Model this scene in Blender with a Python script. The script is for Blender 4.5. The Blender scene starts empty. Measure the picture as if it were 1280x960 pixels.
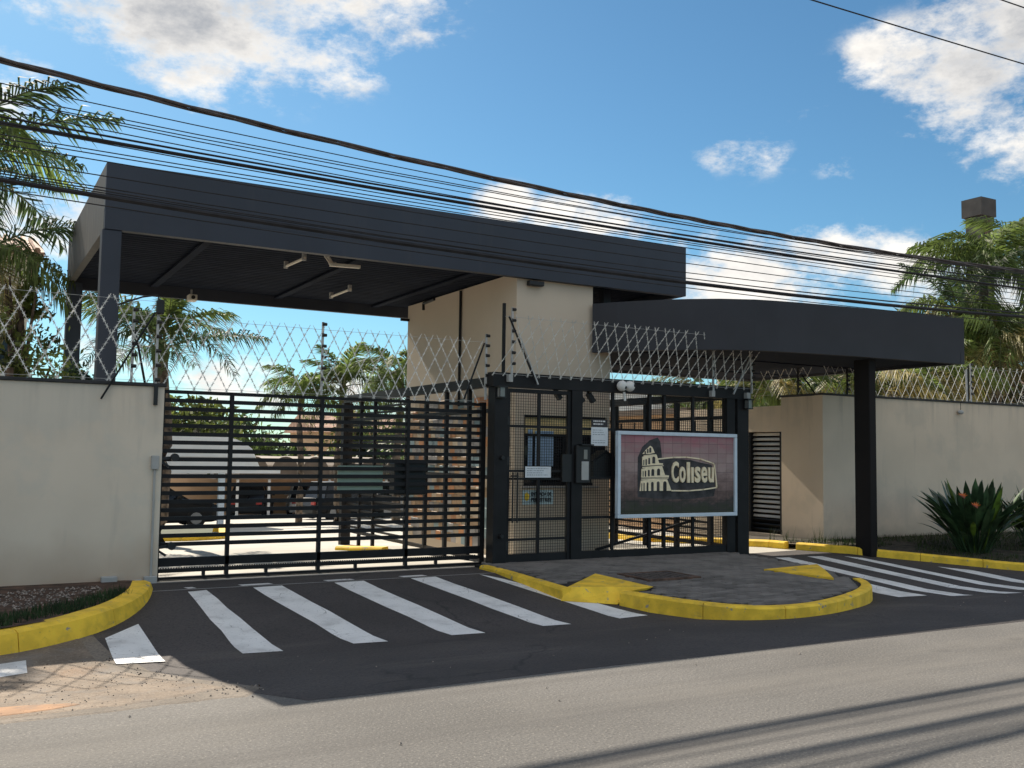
import bpy, bmesh, math, random
from mathutils import Vector, Matrix, Quaternion, noise as mnoise
C = bpy.context.scene
COL = C.collection
random.seed(7)
rnd = random.Random(11)

# ------------------------------------------------------------------ camera
cam_d = bpy.data.cameras.new('camera')
cam_d.sensor_width = 36.0
cam_d.lens = 36.0 * 1218 / 1280
cam_d.clip_start = 0.05
cam_d.clip_end = 5000
cam = bpy.data.objects.new('camera', cam_d)
COL.objects.link(cam)
R_ = ((0.87007357, 0.0475318, 0.49062482), (-0.49272416, 0.05567685, 0.86840255), (0.01396029, -0.99731681, 0.07186302))
cam.matrix_world = Matrix(((R_[0][0], -R_[0][1], -R_[0][2], 0.0),
                           (R_[1][0], -R_[1][1], -R_[1][2], 0.0),
                           (R_[2][0], -R_[2][1], -R_[2][2], 1.65),
                           (0, 0, 0, 1)))
C.camera = cam

# ------------------------------------------------------------------ sun, sky, exposure
SUN = Vector((-0.07, 1.345, 1.0)).normalized()          # towards the sun
sd = bpy.data.lights.new('sun', 'SUN')
sd.energy = 3.5
sd.angle = math.radians(0.42)
sd.color = (1.0, 0.90, 0.76)
so = bpy.data.objects.new('sun', sd)
COL.objects.link(so)
so.rotation_euler = SUN.to_track_quat('Z', 'Y').to_euler()
so.location = (0, 30, 40)

world = bpy.data.worlds.new('World')
C.world = world
world.use_nodes = True
wn, wl = world.node_tree.nodes, world.node_tree.links
wn.clear()
def wnode(t, **kw):
    n = wn.new(t)
    for k, v in kw.items():
        setattr(n, k, v)
    return n
def wmath(op, a, b=None, c=None, clamp=False):
    n = wnode('ShaderNodeMath', operation=op, use_clamp=clamp)
    for i, v in enumerate((a, b, c)):
        if v is None: continue
        if isinstance(v, (int, float)): n.inputs[i].default_value = v
        else: wl.new(v, n.inputs[i])
    return n.outputs[0]
w_out = wnode('ShaderNodeOutputWorld')
w_bg = wnode('ShaderNodeBackground')
w_bg.inputs['Strength'].default_value = 0.055
w_sky = wnode('ShaderNodeTexSky', sky_type='NISHITA')
w_sky.sun_disc = False
w_sky.sun_elevation = math.asin(SUN.z)
w_sky.sun_rotation = math.atan2(SUN.x, SUN.y)
w_sky.altitude = 300
w_sky.air_density = 1.0
w_sky.dust_density = 0.35
w_sky.ozone_density = 2.5
w_tc = wnode('ShaderNodeTexCoord')
w_dir = w_tc.outputs['Generated']
# clouds: soft lumps at fixed directions of the sky, broken up by fractal noise
w_map = wnode('ShaderNodeMapping')
w_map.inputs['Scale'].default_value = (1, 1, 1.7)
wl.new(w_dir, w_map.inputs['Vector'])
def wfbm(scale, detail, rough, off=0.0):
    m = wnode('ShaderNodeMapping')
    m.inputs['Scale'].default_value = (1, 1, 1.8)
    m.inputs['Location'].default_value = (off, off * .7, off * .3)
    wl.new(w_dir, m.inputs['Vector'])
    n = wnode('ShaderNodeTexNoise')
    n.inputs['Scale'].default_value = scale
    n.inputs['Detail'].default_value = detail
    n.inputs['Roughness'].default_value = rough
    wl.new(m.outputs[0], n.inputs['Vector'])
    return n.outputs['Fac']
BLOBS = [  # direction, radius, weight, grey core
    ((0.160, 0.91, 0.392), 0.11, 1.0, 1), ((0.232, 0.896, 0.392), 0.10, 1.0, 1), ((0.10, 0.919, 0.405), 0.09, 0.8, 1),
    ((0.178, 0.923, 0.350), 0.06, 0.75, 0), ((0.300, 0.878, 0.370), 0.055, 0.52, 0), ((0.335, 0.845, 0.425), 0.08, 0.75, 0),
    ((0.22, 0.86, 0.46), 0.13, 1.0, 1), ((0.015, 0.95, 0.315), 0.06, 0.75, 0), ((0.075, 0.976, 0.203), 0.085, 0.8, 0), ((0.0, 0.98, 0.19), 0.10, 0.7, 0),
    ((0.785, 0.540, 0.340), 0.085, 1.0, 1), ((0.825, 0.505, 0.285), 0.07, 0.9, 0), ((0.730, 0.578, 0.365), 0.06, 0.70, 0),
    ((0.790, 0.495, 0.375), 0.09, 1.0, 1), ((0.85, 0.44, 0.33), 0.12, 1.0, 1),
    ((0.637, 0.710, 0.297), 0.040, 0.36, 0), ((0.662, 0.689, 0.291), 0.040, 0.36, 0), ((0.719, 0.636, 0.28), 0.030, 0.52, 0), ((0.700, 0.639, 0.319), 0.040, 0.38, 0), ((0.752, 0.60, 0.30), 0.03, 0.36, 0),
    ((0.465, 0.847, 0.252), 0.034, 0.85, 0), ((0.515, 0.82, 0.240), 0.036, 0.8, 0), ((0.555, 0.80, 0.238), 0.048, 0.9, 0), ((0.590, 0.777, 0.222), 0.036, 0.7, 0),
    ((0.726, 0.659, 0.200), 0.055, 0.8, 0), ((0.663, 0.725, 0.182), 0.075, 0.85, 0), ((0.775, 0.613, 0.172), 0.07, 0.8, 0), ((0.60, 0.77, 0.19), 0.065, 0.7, 0),
    ((0.70, 0.69, 0.14), 0.09, 0.8, 0), ((0.84, 0.52, 0.13), 0.09, 0.8, 0),
    ((0.328, 0.942, 0.070), 0.05, 0.75, 0), ((0.25, 0.96, 0.05), 0.08, 0.7, 0), ((0.45, 0.89, 0.05), 0.09, 0.7, 0), ((0.12, 0.985, 0.09), 0.06, 0.6, 0),
]
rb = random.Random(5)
for i in range(60):                                           # unseen bright clouds added outside the view to lift and whiten the shade
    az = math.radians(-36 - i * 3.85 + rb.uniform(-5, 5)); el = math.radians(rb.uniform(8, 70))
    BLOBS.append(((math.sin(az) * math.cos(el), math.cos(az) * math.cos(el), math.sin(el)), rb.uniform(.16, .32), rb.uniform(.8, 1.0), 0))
acc = thick = None
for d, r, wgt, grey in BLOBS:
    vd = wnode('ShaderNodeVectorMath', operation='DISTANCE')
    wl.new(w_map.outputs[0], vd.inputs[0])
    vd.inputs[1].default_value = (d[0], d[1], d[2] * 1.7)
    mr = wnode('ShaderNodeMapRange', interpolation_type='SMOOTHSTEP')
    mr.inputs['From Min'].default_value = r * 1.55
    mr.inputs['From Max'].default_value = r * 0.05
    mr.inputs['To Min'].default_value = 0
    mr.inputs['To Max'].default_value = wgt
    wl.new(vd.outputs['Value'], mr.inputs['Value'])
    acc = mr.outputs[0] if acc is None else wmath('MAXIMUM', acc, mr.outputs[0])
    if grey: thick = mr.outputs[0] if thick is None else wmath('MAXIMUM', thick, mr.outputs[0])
fb1 = wfbm(7.5, 10.0, 0.62)
fb2 = wfbm(30.0, 8.0, 0.66, 3.1)
nz = wmath('ADD', wmath('MULTIPLY', wmath('SUBTRACT', fb1, 0.5), 2.6), wmath('MULTIPLY', wmath('SUBTRACT', fb2, 0.5), 1.3))
dens = wmath('ADD', acc, nz)
hasb = wnode('ShaderNodeMapRange', interpolation_type='SMOOTHSTEP')
hasb.inputs['From Min'].default_value = 0.0; hasb.inputs['From Max'].default_value = 0.36
wl.new(acc, hasb.inputs['Value'])
cov = wnode('ShaderNodeMapRange', interpolation_type='SMOOTHSTEP')
cov.inputs['From Min'].default_value = 0.22; cov.inputs['From Max'].default_value = 0.95
wl.new(dens, cov.inputs['Value'])
cover = wmath('MULTIPLY', cov.outputs[0], hasb.outputs[0])
core = wnode('ShaderNodeMapRange', interpolation_type='SMOOTHSTEP')
core.inputs['From Min'].default_value = 0.30; core.inputs['From Max'].default_value = 1.9
wl.new(wmath('ADD', thick, wmath('MULTIPLY', nz, 0.75)), core.inputs['Value'])
soft = wnode('ShaderNodeMapRange', interpolation_type='SMOOTHSTEP')           # relief inside the white parts
soft.inputs['From Min'].default_value = 0.35; soft.inputs['From Max'].default_value = 0.70
soft.inputs['To Max'].default_value = 0.36
wl.new(wfbm(16.0, 7.0, 0.6, 7.7), soft.inputs['Value'])
ccol = wnode('ShaderNodeMix', data_type='RGBA')
wl.new(wmath('ADD', core.outputs[0], soft.outputs[0], clamp=True), ccol.inputs[0])
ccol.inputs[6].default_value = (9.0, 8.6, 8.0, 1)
ccol.inputs[7].default_value = (3.2, 3.4, 3.75, 1)
tint = wnode('ShaderNodeMix', data_type='RGBA', blend_type='MULTIPLY')
tint.inputs[0].default_value = 1.0
tint.inputs[7].default_value = (0.52, 0.79, 0.85, 1)
wl.new(w_sky.outputs[0], tint.inputs[6])
wmix = wnode('ShaderNodeMix', data_type='RGBA')
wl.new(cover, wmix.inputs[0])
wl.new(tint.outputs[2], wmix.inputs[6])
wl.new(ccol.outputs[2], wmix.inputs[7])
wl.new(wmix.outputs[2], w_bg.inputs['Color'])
wl.new(w_bg.outputs[0], w_out.inputs['Surface'])

C.view_settings.view_transform = 'Standard'
C.view_settings.look = 'None'
C.view_settings.exposure = 1.22
C.view_settings.gamma = 1.0
C.cycles.max_bounces = 6
C.cycles.transparent_max_bounces = 8

# ------------------------------------------------------------------ helpers
ORG = {}
class MB:
    def __init__(self):
        self.v, self.f, self.mi = [], [], []
        self.m = 0
    def face(self, pts):
        n = len(self.v)
        self.v += [tuple(p) for p in pts]
        self.f.append(tuple(range(n, n + len(pts)))); self.mi.append(self.m)
        return self
    def add(self, vs, fs):
        n = len(self.v)
        self.v += [tuple(p) for p in vs]
        for f in fs:
            self.f.append(tuple(i + n for i in f)); self.mi.append(self.m)
        return self
    def box(self, x0, y0, z0, x1, y1, z1, b=0.0):
        if x0 > x1: x0, x1 = x1, x0
        if y0 > y1: y0, y1 = y1, y0
        if z0 > z1: z0, z1 = z1, z0
        if b <= 0:
            vs = [(x0,y0,z0),(x1,y0,z0),(x1,y1,z0),(x0,y1,z0),(x0,y0,z1),(x1,y0,z1),(x1,y1,z1),(x0,y1,z1)]
            return self.add(vs, [(0,3,2,1),(4,5,6,7),(0,1,5,4),(1,2,6,5),(2,3,7,6),(3,0,4,7)])
        bm = bmesh.new()
        bmesh.ops.create_cube(bm, size=1)
        bmesh.ops.transform(bm, matrix=Matrix.Translation(((x0+x1)/2,(y0+y1)/2,(z0+z1)/2)) @ Matrix.Diagonal((x1-x0,y1-y0,z1-z0,1)), verts=bm.verts)
        bmesh.ops.bevel(bm, geom=bm.edges[:], offset=b, segments=1, affect='EDGES')
        return self.bm(bm)
    def bm(self, bm):
        bm.verts.index_update()
        self.add([v.co[:] for v in bm.verts], [[v.index for v in f.verts] for f in bm.faces])
        bm.free()
        return self
    def bar(self, a, b, w, h=None, up=(0,0,1)):
        h = h or w
        a, b = Vector(a), Vector(b)
        d = (b - a).normalized()
        s = d.cross(Vector(up))
        if s.length < 1e-4: s = d.cross(Vector((0,1,0)))
        s.normalize(); u = s.cross(d).normalized()
        s *= w/2; u *= h/2
        vs = [a-s-u, a+s-u, a+s+u, a-s+u, b-s-u, b+s-u, b+s+u, b-s+u]
        return self.add(vs, [(0,3,2,1),(4,5,6,7),(0,1,5,4),(1,2,6,5),(2,3,7,6),(3,0,4,7)])
    def tube(self, pts, r, n=6, cap=True):
        pts = [Vector(p) for p in pts]
        rs = r if isinstance(r, (list, tuple)) else [r]*len(pts)
        base = len(self.v)
        for i, p in enumerate(pts):
            d = (pts[min(i+1,len(pts)-1)] - pts[max(i-1,0)]).normalized()
            s = d.cross(Vector((0,0,1)))
            if s.length < 1e-3: s = d.cross(Vector((0,1,0)))
            s.normalize(); u = s.cross(d)
            for k in range(n):
                a = 2*math.pi*k/n
                self.v.append(tuple(p + s*(math.cos(a)*rs[i]) + u*(math.sin(a)*rs[i])))
        for i in range(len(pts)-1):
            for k in range(n):
                k2 = (k+1) % n
                self.f.append((base+i*n+k, base+(i+1)*n+k, base+(i+1)*n+k2, base+i*n+k2)); self.mi.append(self.m)
        if cap:
            self.f.append(tuple(base+k for k in range(n))); self.mi.append(self.m)
            e = base+(len(pts)-1)*n
            self.f.append(tuple(e+k for k in reversed(range(n)))); self.mi.append(self.m)
        return self
    def prism(self, poly, axis, a, b):
        """poly in the other two axes, extruded along axis from a to b"""
        def P(u, v, w):
            return {'x':(w,u,v),'y':(u,w,v),'z':(u,v,w)}[axis]
        n = len(poly)
        vs = [P(u,v,a) for u,v in poly] + [P(u,v,b) for u,v in poly]
        fs = [tuple(range(n)), tuple(range(2*n-1, n-1, -1))]
        for i in range(n):
            j = (i+1) % n
            fs.append((j, i, n+i, n+j))
        return self.add(vs, fs)
    def mesh(self, name, mats, recalc=True, smooth=False):
        me = bpy.data.meshes.new(name)
        me.from_pydata(self.v, [], self.f)
        if not isinstance(mats, (list, tuple)): mats = [mats]
        for m in mats: me.materials.append(m)
        if len(mats) > 1: me.polygons.foreach_set('material_index', self.mi)
        if recalc:
            bm = bmesh.new(); bm.from_mesh(me)
            bmesh.ops.recalc_face_normals(bm, faces=bm.faces[:])
            bm.to_mesh(me); bm.free()
        if smooth:
            me.polygons.foreach_set('use_smooth', [True]*len(me.polygons))
        me.update()
        return me
    def build(self, name, mats, parent=None, origin=None, recalc=True, smooth=False, **props):
        o = Vector(ORG[parent.name]) if parent is not None else Vector(origin or (0,0,0))
        if parent is not None and origin is not None: o = Vector(origin)
        self.v = [(x-o.x, y-o.y, z-o.z) for x, y, z in self.v]
        me = self.mesh(name, mats, recalc, smooth)
        return place(name, me, parent, o, **props)
def place(name, me, parent=None, loc=(0,0,0), rot=None, scale=None, **props):
    ob = bpy.data.objects.new(name, me)
    COL.objects.link(ob)
    loc = Vector(loc)
    if parent is not None:
        ob.parent = parent
        ob.location = loc - Vector(ORG[parent.name])
    else:
        ob.location = loc
    if rot is not None: ob.rotation_euler = rot
    if scale is not None: ob.scale = scale
    ORG[ob.name] = tuple(loc)
    for k, v in props.items():
        if v: ob[k] = v
    return ob
def thing(name, label, category, loc=(0,0,0), group=None):
    return place(name, None, None, loc, label=label, category=category, group=group)

# ------------------------------------------------------------------ materials
def mat(name, col, rough=0.7, var=0.15, scale=3.0, bump=0.0, bscale=60.0, metal=0.0, col2=None, spec=None, obvar=0.0, trans=0.0, detail=5):
    m = bpy.data.materials.new(name)
    m.use_nodes = True
    nt = m.node_tree; nd, lk = nt.nodes, nt.links
    p = nd['Principled BSDF']
    p.inputs['Roughness'].default_value = rough
    p.inputs['Metallic'].default_value = metal
    if spec is not None: p.inputs['Specular IOR Level'].default_value = spec
    geo = nd.new('ShaderNodeNewGeometry')
    n1 = nd.new('ShaderNodeTexNoise')
    n1.inputs['Scale'].default_value = scale; n1.inputs['Detail'].default_value = detail
    lk.new(geo.outputs['Position'], n1.inputs['Vector'])
    mx = nd.new('ShaderNodeMix'); mx.data_type = 'RGBA'
    c2 = col2 or tuple(max(0, c*(1-2*var)) for c in col)
    c1 = col if col2 else tuple(c*(1+var) for c in col)
    mx.inputs[6].default_value = (*c1, 1); mx.inputs[7].default_value = (*c2, 1)
    rp = nd.new('ShaderNodeMapRange'); rp.interpolation_type = 'SMOOTHSTEP'
    rp.inputs['From Min'].default_value = .3; rp.inputs['From Max'].default_value = .7
    lk.new(n1.outputs['Fac'], rp.inputs['Value']); lk.new(rp.outputs[0], mx.inputs[0])
    out = mx.outputs[2]
    if obvar:
        oi = nd.new('ShaderNodeObjectInfo')
        mr = nd.new('ShaderNodeMapRange')
        mr.inputs['To Min'].default_value = 1-obvar; mr.inputs['To Max'].default_value = 1+obvar
        lk.new(oi.outputs['Random'], mr.inputs['Value'])
        hs = nd.new('ShaderNodeHueSaturation')
        lk.new(mr.outputs[0], hs.inputs['Value']); lk.new(out, hs.inputs['Color'])
        out = hs.outputs[0]
    lk.new(out, p.inputs['Base Color'])
    if bump:
        n2 = nd.new('ShaderNodeTexNoise'); n2.inputs['Scale'].default_value = bscale; n2.inputs['Detail'].default_value = 4
        lk.new(geo.outputs['Position'], n2.inputs['Vector'])
        b = nd.new('ShaderNodeBump'); b.inputs['Strength'].default_value = bump; b.inputs['Distance'].default_value = 0.01
        lk.new(n2.outputs['Fac'], b.inputs['Height']); lk.new(b.outputs[0], p.inputs['Normal'])
    if trans:
        tr = nd.new('ShaderNodeBsdfTranslucent')
        lk.new(out, tr.inputs['Color'])
        ms = nd.new('ShaderNodeMixShader'); ms.inputs[0].default_value = trans
        lk.new(p.outputs[0], ms.inputs[1]); lk.new(tr.outputs[0], ms.inputs[2])
        lk.new(ms.outputs[0], nd['Material Output'].inputs['Surface'])
    m['out'] = 0
    return m
def tree_of(m): return m.node_tree.nodes, m.node_tree.links, m.node_tree.nodes['Principled BSDF']
def overlay(m, col, fac_builder):
    """mix a second real colour (dirt, wear) over what feeds Base Color"""
    nd, lk, p = tree_of(m)
    src = p.inputs['Base Color'].links[0].from_socket
    mx = nd.new('ShaderNodeMix'); mx.data_type = 'RGBA'
    lk.new(src, mx.inputs[6]); mx.inputs[7].default_value = (*col, 1)
    lk.new(fac_builder(nd, lk), mx.inputs[0])
    lk.new(mx.outputs[2], p.inputs['Base Color'])
def f_noise(scale, lo, hi, amt=1.0, stretch=(1,1,1), detail=6):
    def fb(nd, lk):
        g = nd.new('ShaderNodeNewGeometry')
        mp = nd.new('ShaderNodeMapping'); mp.inputs['Scale'].default_value = stretch
        lk.new(g.outputs['Position'], mp.inputs['Vector'])
        n = nd.new('ShaderNodeTexNoise'); n.inputs['Scale'].default_value = scale; n.inputs['Detail'].default_value = detail
        n.inputs['Roughness'].default_value = .6
        lk.new(mp.outputs[0], n.inputs['Vector'])
        r = nd.new('ShaderNodeMapRange'); r.inputs['From Min'].default_value = lo; r.inputs['From Max'].default_value = hi
        r.inputs['To Max'].default_value = amt
        lk.new(n.outputs['Fac'], r.inputs['Value'])
        return r.outputs[0]
    return fb
def f_height(z0, z1, scale, amt, wob=.5):
    """splash dirt: strongest at height z0, gone at z1, with a ragged edge"""
    def fb(nd, lk):
        g = nd.new('ShaderNodeNewGeometry')
        s = nd.new('ShaderNodeSeparateXYZ'); lk.new(g.outputs['Position'], s.inputs[0])
        n = nd.new('ShaderNodeTexNoise'); n.inputs['Scale'].default_value = scale; n.inputs['Detail'].default_value = 6
        lk.new(g.outputs['Position'], n.inputs['Vector'])
        a = nd.new('ShaderNodeMath'); a.operation = 'MULTIPLY_ADD'
        lk.new(n.outputs['Fac'], a.inputs[0]); a.inputs[1].default_value = wob * (z1-z0); lk.new(s.outputs['Z'], a.inputs[2])
        r = nd.new('ShaderNodeMapRange')
        r.inputs['From Min'].default_value = z0 + .3*wob*(z1-z0); r.inputs['From Max'].default_value = z1 + .6*wob*(z1-z0)
        r.inputs['To Min'].default_value = amt; r.inputs['To Max'].default_value = 0
        lk.new(a.outputs[0], r.inputs['Value'])
        return r.outputs[0]
    return fb

def f_crack(scale, w, amt, mlo=.48, mhi=.6):
    def fb(nd, lk):
        g = nd.new('ShaderNodeNewGeometry')
        n0 = nd.new('ShaderNodeTexNoise'); n0.inputs['Scale'].default_value = 3; n0.inputs['Detail'].default_value = 5
        lk.new(g.outputs['Position'], n0.inputs['Vector'])
        ad = nd.new('ShaderNodeMixRGB'); ad.blend_type = 'ADD'; ad.inputs[0].default_value = .35
        lk.new(g.outputs['Position'], ad.inputs[1]); lk.new(n0.outputs['Color'], ad.inputs[2])
        v = nd.new('ShaderNodeTexVoronoi'); v.feature = 'DISTANCE_TO_EDGE'; v.inputs['Scale'].default_value = scale
        lk.new(ad.outputs[0], v.inputs['Vector'])
        r = nd.new('ShaderNodeMapRange'); r.inputs['From Min'].default_value = w; r.inputs['From Max'].default_value = 0; r.inputs['To Max'].default_value = amt
        lk.new(v.outputs['Distance'], r.inputs['Value'])
        n = nd.new('ShaderNodeTexNoise'); n.inputs['Scale'].default_value = scale*.8; n.inputs['Detail'].default_value = 3
        lk.new(g.outputs['Position'], n.inputs['Vector'])
        m = nd.new('ShaderNodeMapRange'); m.inputs['From Min'].default_value = mlo; m.inputs['From Max'].default_value = mhi
        lk.new(n.outputs['Fac'], m.inputs['Value'])
        p = nd.new('ShaderNodeMath'); p.operation = 'MULTIPLY'; p.use_clamp = True
        lk.new(r.outputs[0], p.inputs[0]); lk.new(m.outputs[0], p.inputs[1])
        return p.outputs[0]
    return fb
def f_drip(ztop, length, amt, scale=5.0):
    a, b_ = f_noise(scale, .50, .72, amt, (1, 1, .06), 4), f_height(ztop, ztop-length, 6, 1.0, .9)
    def fb(nd, lk):
        p = nd.new('ShaderNodeMath'); p.operation = 'MULTIPLY'
        lk.new(a(nd, lk), p.inputs[0]); lk.new(b_(nd, lk), p.inputs[1])
        return p.outputs[0]
    return fb
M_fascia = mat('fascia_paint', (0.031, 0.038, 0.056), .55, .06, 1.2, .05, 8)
M_fascia_lit = mat('sunlit_fascia_paint', (0.070, 0.068, 0.066), .6, .06, 1.2, .05, 8)  # lighter, streaky fascia copy: grazing sun on the left side painted in
overlay(M_fascia, (.075, .072, .07), f_noise(1.8, .55, .85, .4, (1.5, 1.5, .2)))
overlay(M_fascia_lit, (.17, .155, .13), f_noise(2.2, .5, .75, .7, (1, 4, .35)))
M_canopyR = mat('canopy_render', (0.037, 0.040, 0.051), .7, .05, 1.5, .05, 12)
M_metal = mat('black_metal_paint', (0.012, 0.0115, 0.013), .55, .15, 4, .03, 30, spec=.3)
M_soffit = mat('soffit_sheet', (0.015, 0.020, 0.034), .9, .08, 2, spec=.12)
M_column = mat('column_paint', (0.013, 0.011, 0.0115), .75, .08, 2, .05, 20, spec=.25)
M_wall = mat('beige_plaster', (0.73, 0.635, 0.52), .9, .035, .9, .12, 90)
overlay(M_wall, (.38, .24, .15), f_height(.02, .60, 2.2, .62, .9))
overlay(M_wall, (.16, .15, .14), f_drip(2.45, .7, .40))
overlay(M_wall, (.60, .57, .50), f_noise(.7, .52, .60, .5))
overlay(M_wall, (.30, .29, .27), f_noise(1.6, .60, .85, .35, (2.5, 2.5, .35)))
M_wallR = mat('sand_plaster', (0.74, 0.61, 0.475), .9, .035, .9, .12, 90)
overlay(M_wallR, (.12, .11, .10), f_height(.08, .34, 5, .55, 1.0))
overlay(M_wallR, (.25, .22, .19), f_noise(2.0, .60, .88, .35, (3, 3, .3)))
overlay(M_wallR, (.15, .135, .12), f_drip(2.90, .7, .40))
overlay(M_wallR, (.58, .50, .40), f_noise(.8, .52, .60, .5))
M_booth = mat('booth_plaster', (0.66, 0.56, 0.445), .9, .03, .8, .08, 90)
M_cap = mat('coping_paint', (0.035, 0.035, 0.038), .7, .2, 5)
M_yellow = mat('kerb_yellow', (0.95, 0.62, 0.050), .75, .10, 5, .25, 60)
overlay(M_yellow, (.45, .30, .07), f_noise(4, .54, .82, .55))
overlay(M_yellow, (.30, .28, .25), f_noise(7, .62, .66, .9))
overlay(M_yellow, (.10, .09, .08), f_noise(2.5, .64, .78, .45, (1, 1, 3)))
overlay(M_yellow, (.16, .13, .08), f_noise(40, .62, .74, .45))
M_ground = mat('earth', (0.20, 0.13, 0.08), .95, .2, .6)
M_white = mat('white_paint', (0.80, 0.79, 0.77), .7, .04, 6)
M_grey = mat('grey_plastic', (0.42, 0.42, 0.41), .6, .05, 6)
M_galv = mat('galvanised_steel', (0.50, 0.50, 0.49), .5, .1, 12, metal=.0)
M_razor = mat('razor_wire_steel', (0.80, 0.78, 0.74), .45, .12, 9)
M_black = mat('black_plastic', (0.012, 0.012, 0.013), .5, .1, 6)
M_ins = mat('insulator', (0.02, 0.02, 0.02), .45, .1, 6)
M_cable = mat('cable_sheath', (0.022, 0.020, 0.022), .65, .2, 6)
M_cableb = mat('brown_cable_sheath', (0.10, 0.078, 0.07), .7, .2, 8)
M_glass = mat('dark_glass', (0.014, 0.016, 0.019), .12, .1, 2)
M_paper = mat('paper', (0.72, 0.76, 0.80), .8, .03, 8)
M_bluepaper = mat('blue_sheet', (0.38, 0.55, 0.76), .5, .06, 5)
M_green = mat('pale_green_panel', (0.40, 0.48, 0.38), .6, .04, 5)
M_warm = mat('lit_transom_yellow', (0.88, 0.66, 0.32), .8, .08, 6)  # warm light in the booth transom, put into a strong yellow colour
M_ink = mat('dark_ink', (0.04, 0.04, 0.045), .8, .1, 8)
M_inkgrey = mat('grey_ink', (0.33, 0.36, 0.40), .8, .1, 8)
M_inkwhite = mat('white_ink', (0.75, 0.75, 0.75), .8, .05, 8)
M_frame = mat('pale_blue_frame', (0.64, 0.74, 0.84), .5, .03, 8)
M_cream = mat('cream_letters', (0.97, 0.82, 0.57), .6, .06, 14)
M_tube = mat('light_tube', (0.80, 0.74, 0.64), .5, .03, 8)
M_soil = mat('dark_soil', (0.085, 0.048, 0.032), .95, .3, 9, .6, 50)
M_soilR = mat('bed_soil', (0.055, 0.045, 0.030), .95, .3, 9, .6, 50)
M_grass = mat('grass_blades', (0.030, 0.065, 0.020), .8, .3, 6, obvar=0, trans=.25)
M_grassR = mat('lawn_blades', (0.045, 0.070, 0.020), .8, .3, 4, trans=.25)
M_stone = mat('gravel_stone', (0.26, 0.22, 0.19), .9, .4, 40)
M_clod = mat('dirt_clod', (0.05, 0.032, 0.022), .95, .3, 30)
M_interior = mat('courtyard_concrete', (0.50, 0.475, 0.42), .9, .07, .7, .1, 50)
M_paver = mat('paver_concrete', (0.160, 0.148, 0.138), .9, .12, 2.5, .2, 120, obvar=.24)
M_joint = mat('paver_joint', (0.022, 0.020, 0.018), .95, .2, 10)
M_manhole = mat('manhole_iron', (0.10, 0.085, 0.078), .7, .25, 20, .3, 60)
M_rust = mat('rust', (.12, .07, .05), .8, .3, 8)
M_tilec = [mat('cladding_tile_'+n, c, .6, .08, 3, obvar=.25) for n, c in (('tan',(.48,.32,.19)),('orange',(.58,.27,.12)),('grey',(.36,.34,.33)),('teal',(.26,.36,.39)),('sand',(.56,.46,.34)))]
M_leafdark = mat('palm_leaf_dark', (0.075, 0.120, 0.045), .65, .3, 4, obvar=.4, trans=.42)
M_leafmid = mat('palm_leaf', (0.145, 0.200, 0.050), .65, .3, 4, obvar=.4, trans=.45)
M_leafyel = mat('palm_leaf_yellowing', (0.34, 0.29, 0.11), .6, .35, 4, obvar=.35, trans=.40)
M_leafdry = mat('dry_frond', (0.20, 0.145, 0.085), .8, .3, 5, obvar=.3, trans=.3)
M_rachis = mat('frond_stem', (0.14, 0.15, 0.06), .6, .2, 6)
M_trunk = mat('palm_trunk', (0.14, 0.11, 0.085), .95, .35, 7, .5, 30)
M_bark = mat('bark', (0.09, 0.06, 0.042), .95, .35, 9, .5, 40)
M_tree1 = mat('leaves_green', (0.115, 0.170, 0.042), .55, .45, 2.2, trans=.45)
M_tree2 = mat('leaves_olive', (0.165, 0.200, 0.045), .55, .45, 2.2, trans=.45)
M_tree3 = mat('leaves_dark', (0.050, 0.090, 0.034), .55, .45, 2.2, trans=.4)
M_strel = mat('strelitzia_leaf', (0.055, 0.105, 0.045), .35, .3, 5, obvar=.4, trans=.22)
M_strel2 = mat('strelitzia_leaf_bright', (0.15, 0.24, 0.035), .4, .3, 5, obvar=.3, trans=.4)
M_flower = mat('orange_flower', (0.85, 0.20, 0.04), .5, .15, 10, trans=.3)
M_bract = mat('flower_bract', (0.30, 0.08, 0.05), .5, .15, 10)
M_roofw = mat('white_membrane', (0.72, 0.75, 0.78), .6, .03, 2)
M_brown = mat('brown_soffit', (0.17, 0.13, 0.10), .8, .1, 2)
M_orange = mat('orange_plaster', (0.55, 0.36, 0.22), .9, .06, 1)
M_house = mat('house_plaster', (0.62, 0.55, 0.45), .9, .05, .6)
M_houseW = mat('white_plaster', (0.66, 0.66, 0.65), .9, .05, .6)
M_tileroof = mat('clay_tile', (0.45, 0.27, 0.19), .85, .2, 3, obvar=.2)
M_carblack = mat('black_car_paint', (0.008, 0.009, 0.011), .4, .1, 2, spec=.25)
M_carwhite = mat('white_car_paint', (0.60, 0.61, 0.62), .3, .04, 2)
M_carsilver = mat('silver_car_paint', (0.30, 0.31, 0.32), .3, .05, 2)
M_carred = mat('red_car_paint', (0.20, 0.02, 0.03), .3, .1, 2)
M_tyre = mat('tyre_rubber', (0.015, 0.015, 0.015), .85, .2, 9)
M_lamp = mat('clear_lens', (0.22, 0.22, 0.21), .2, .05, 9)
M_redlamp = mat('red_lens', (0.35, 0.02, 0.02), .25, .05, 9)
M_chim = mat('chimney_paint', (0.075, 0.068, 0.066), .8, .12, 2)

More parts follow.
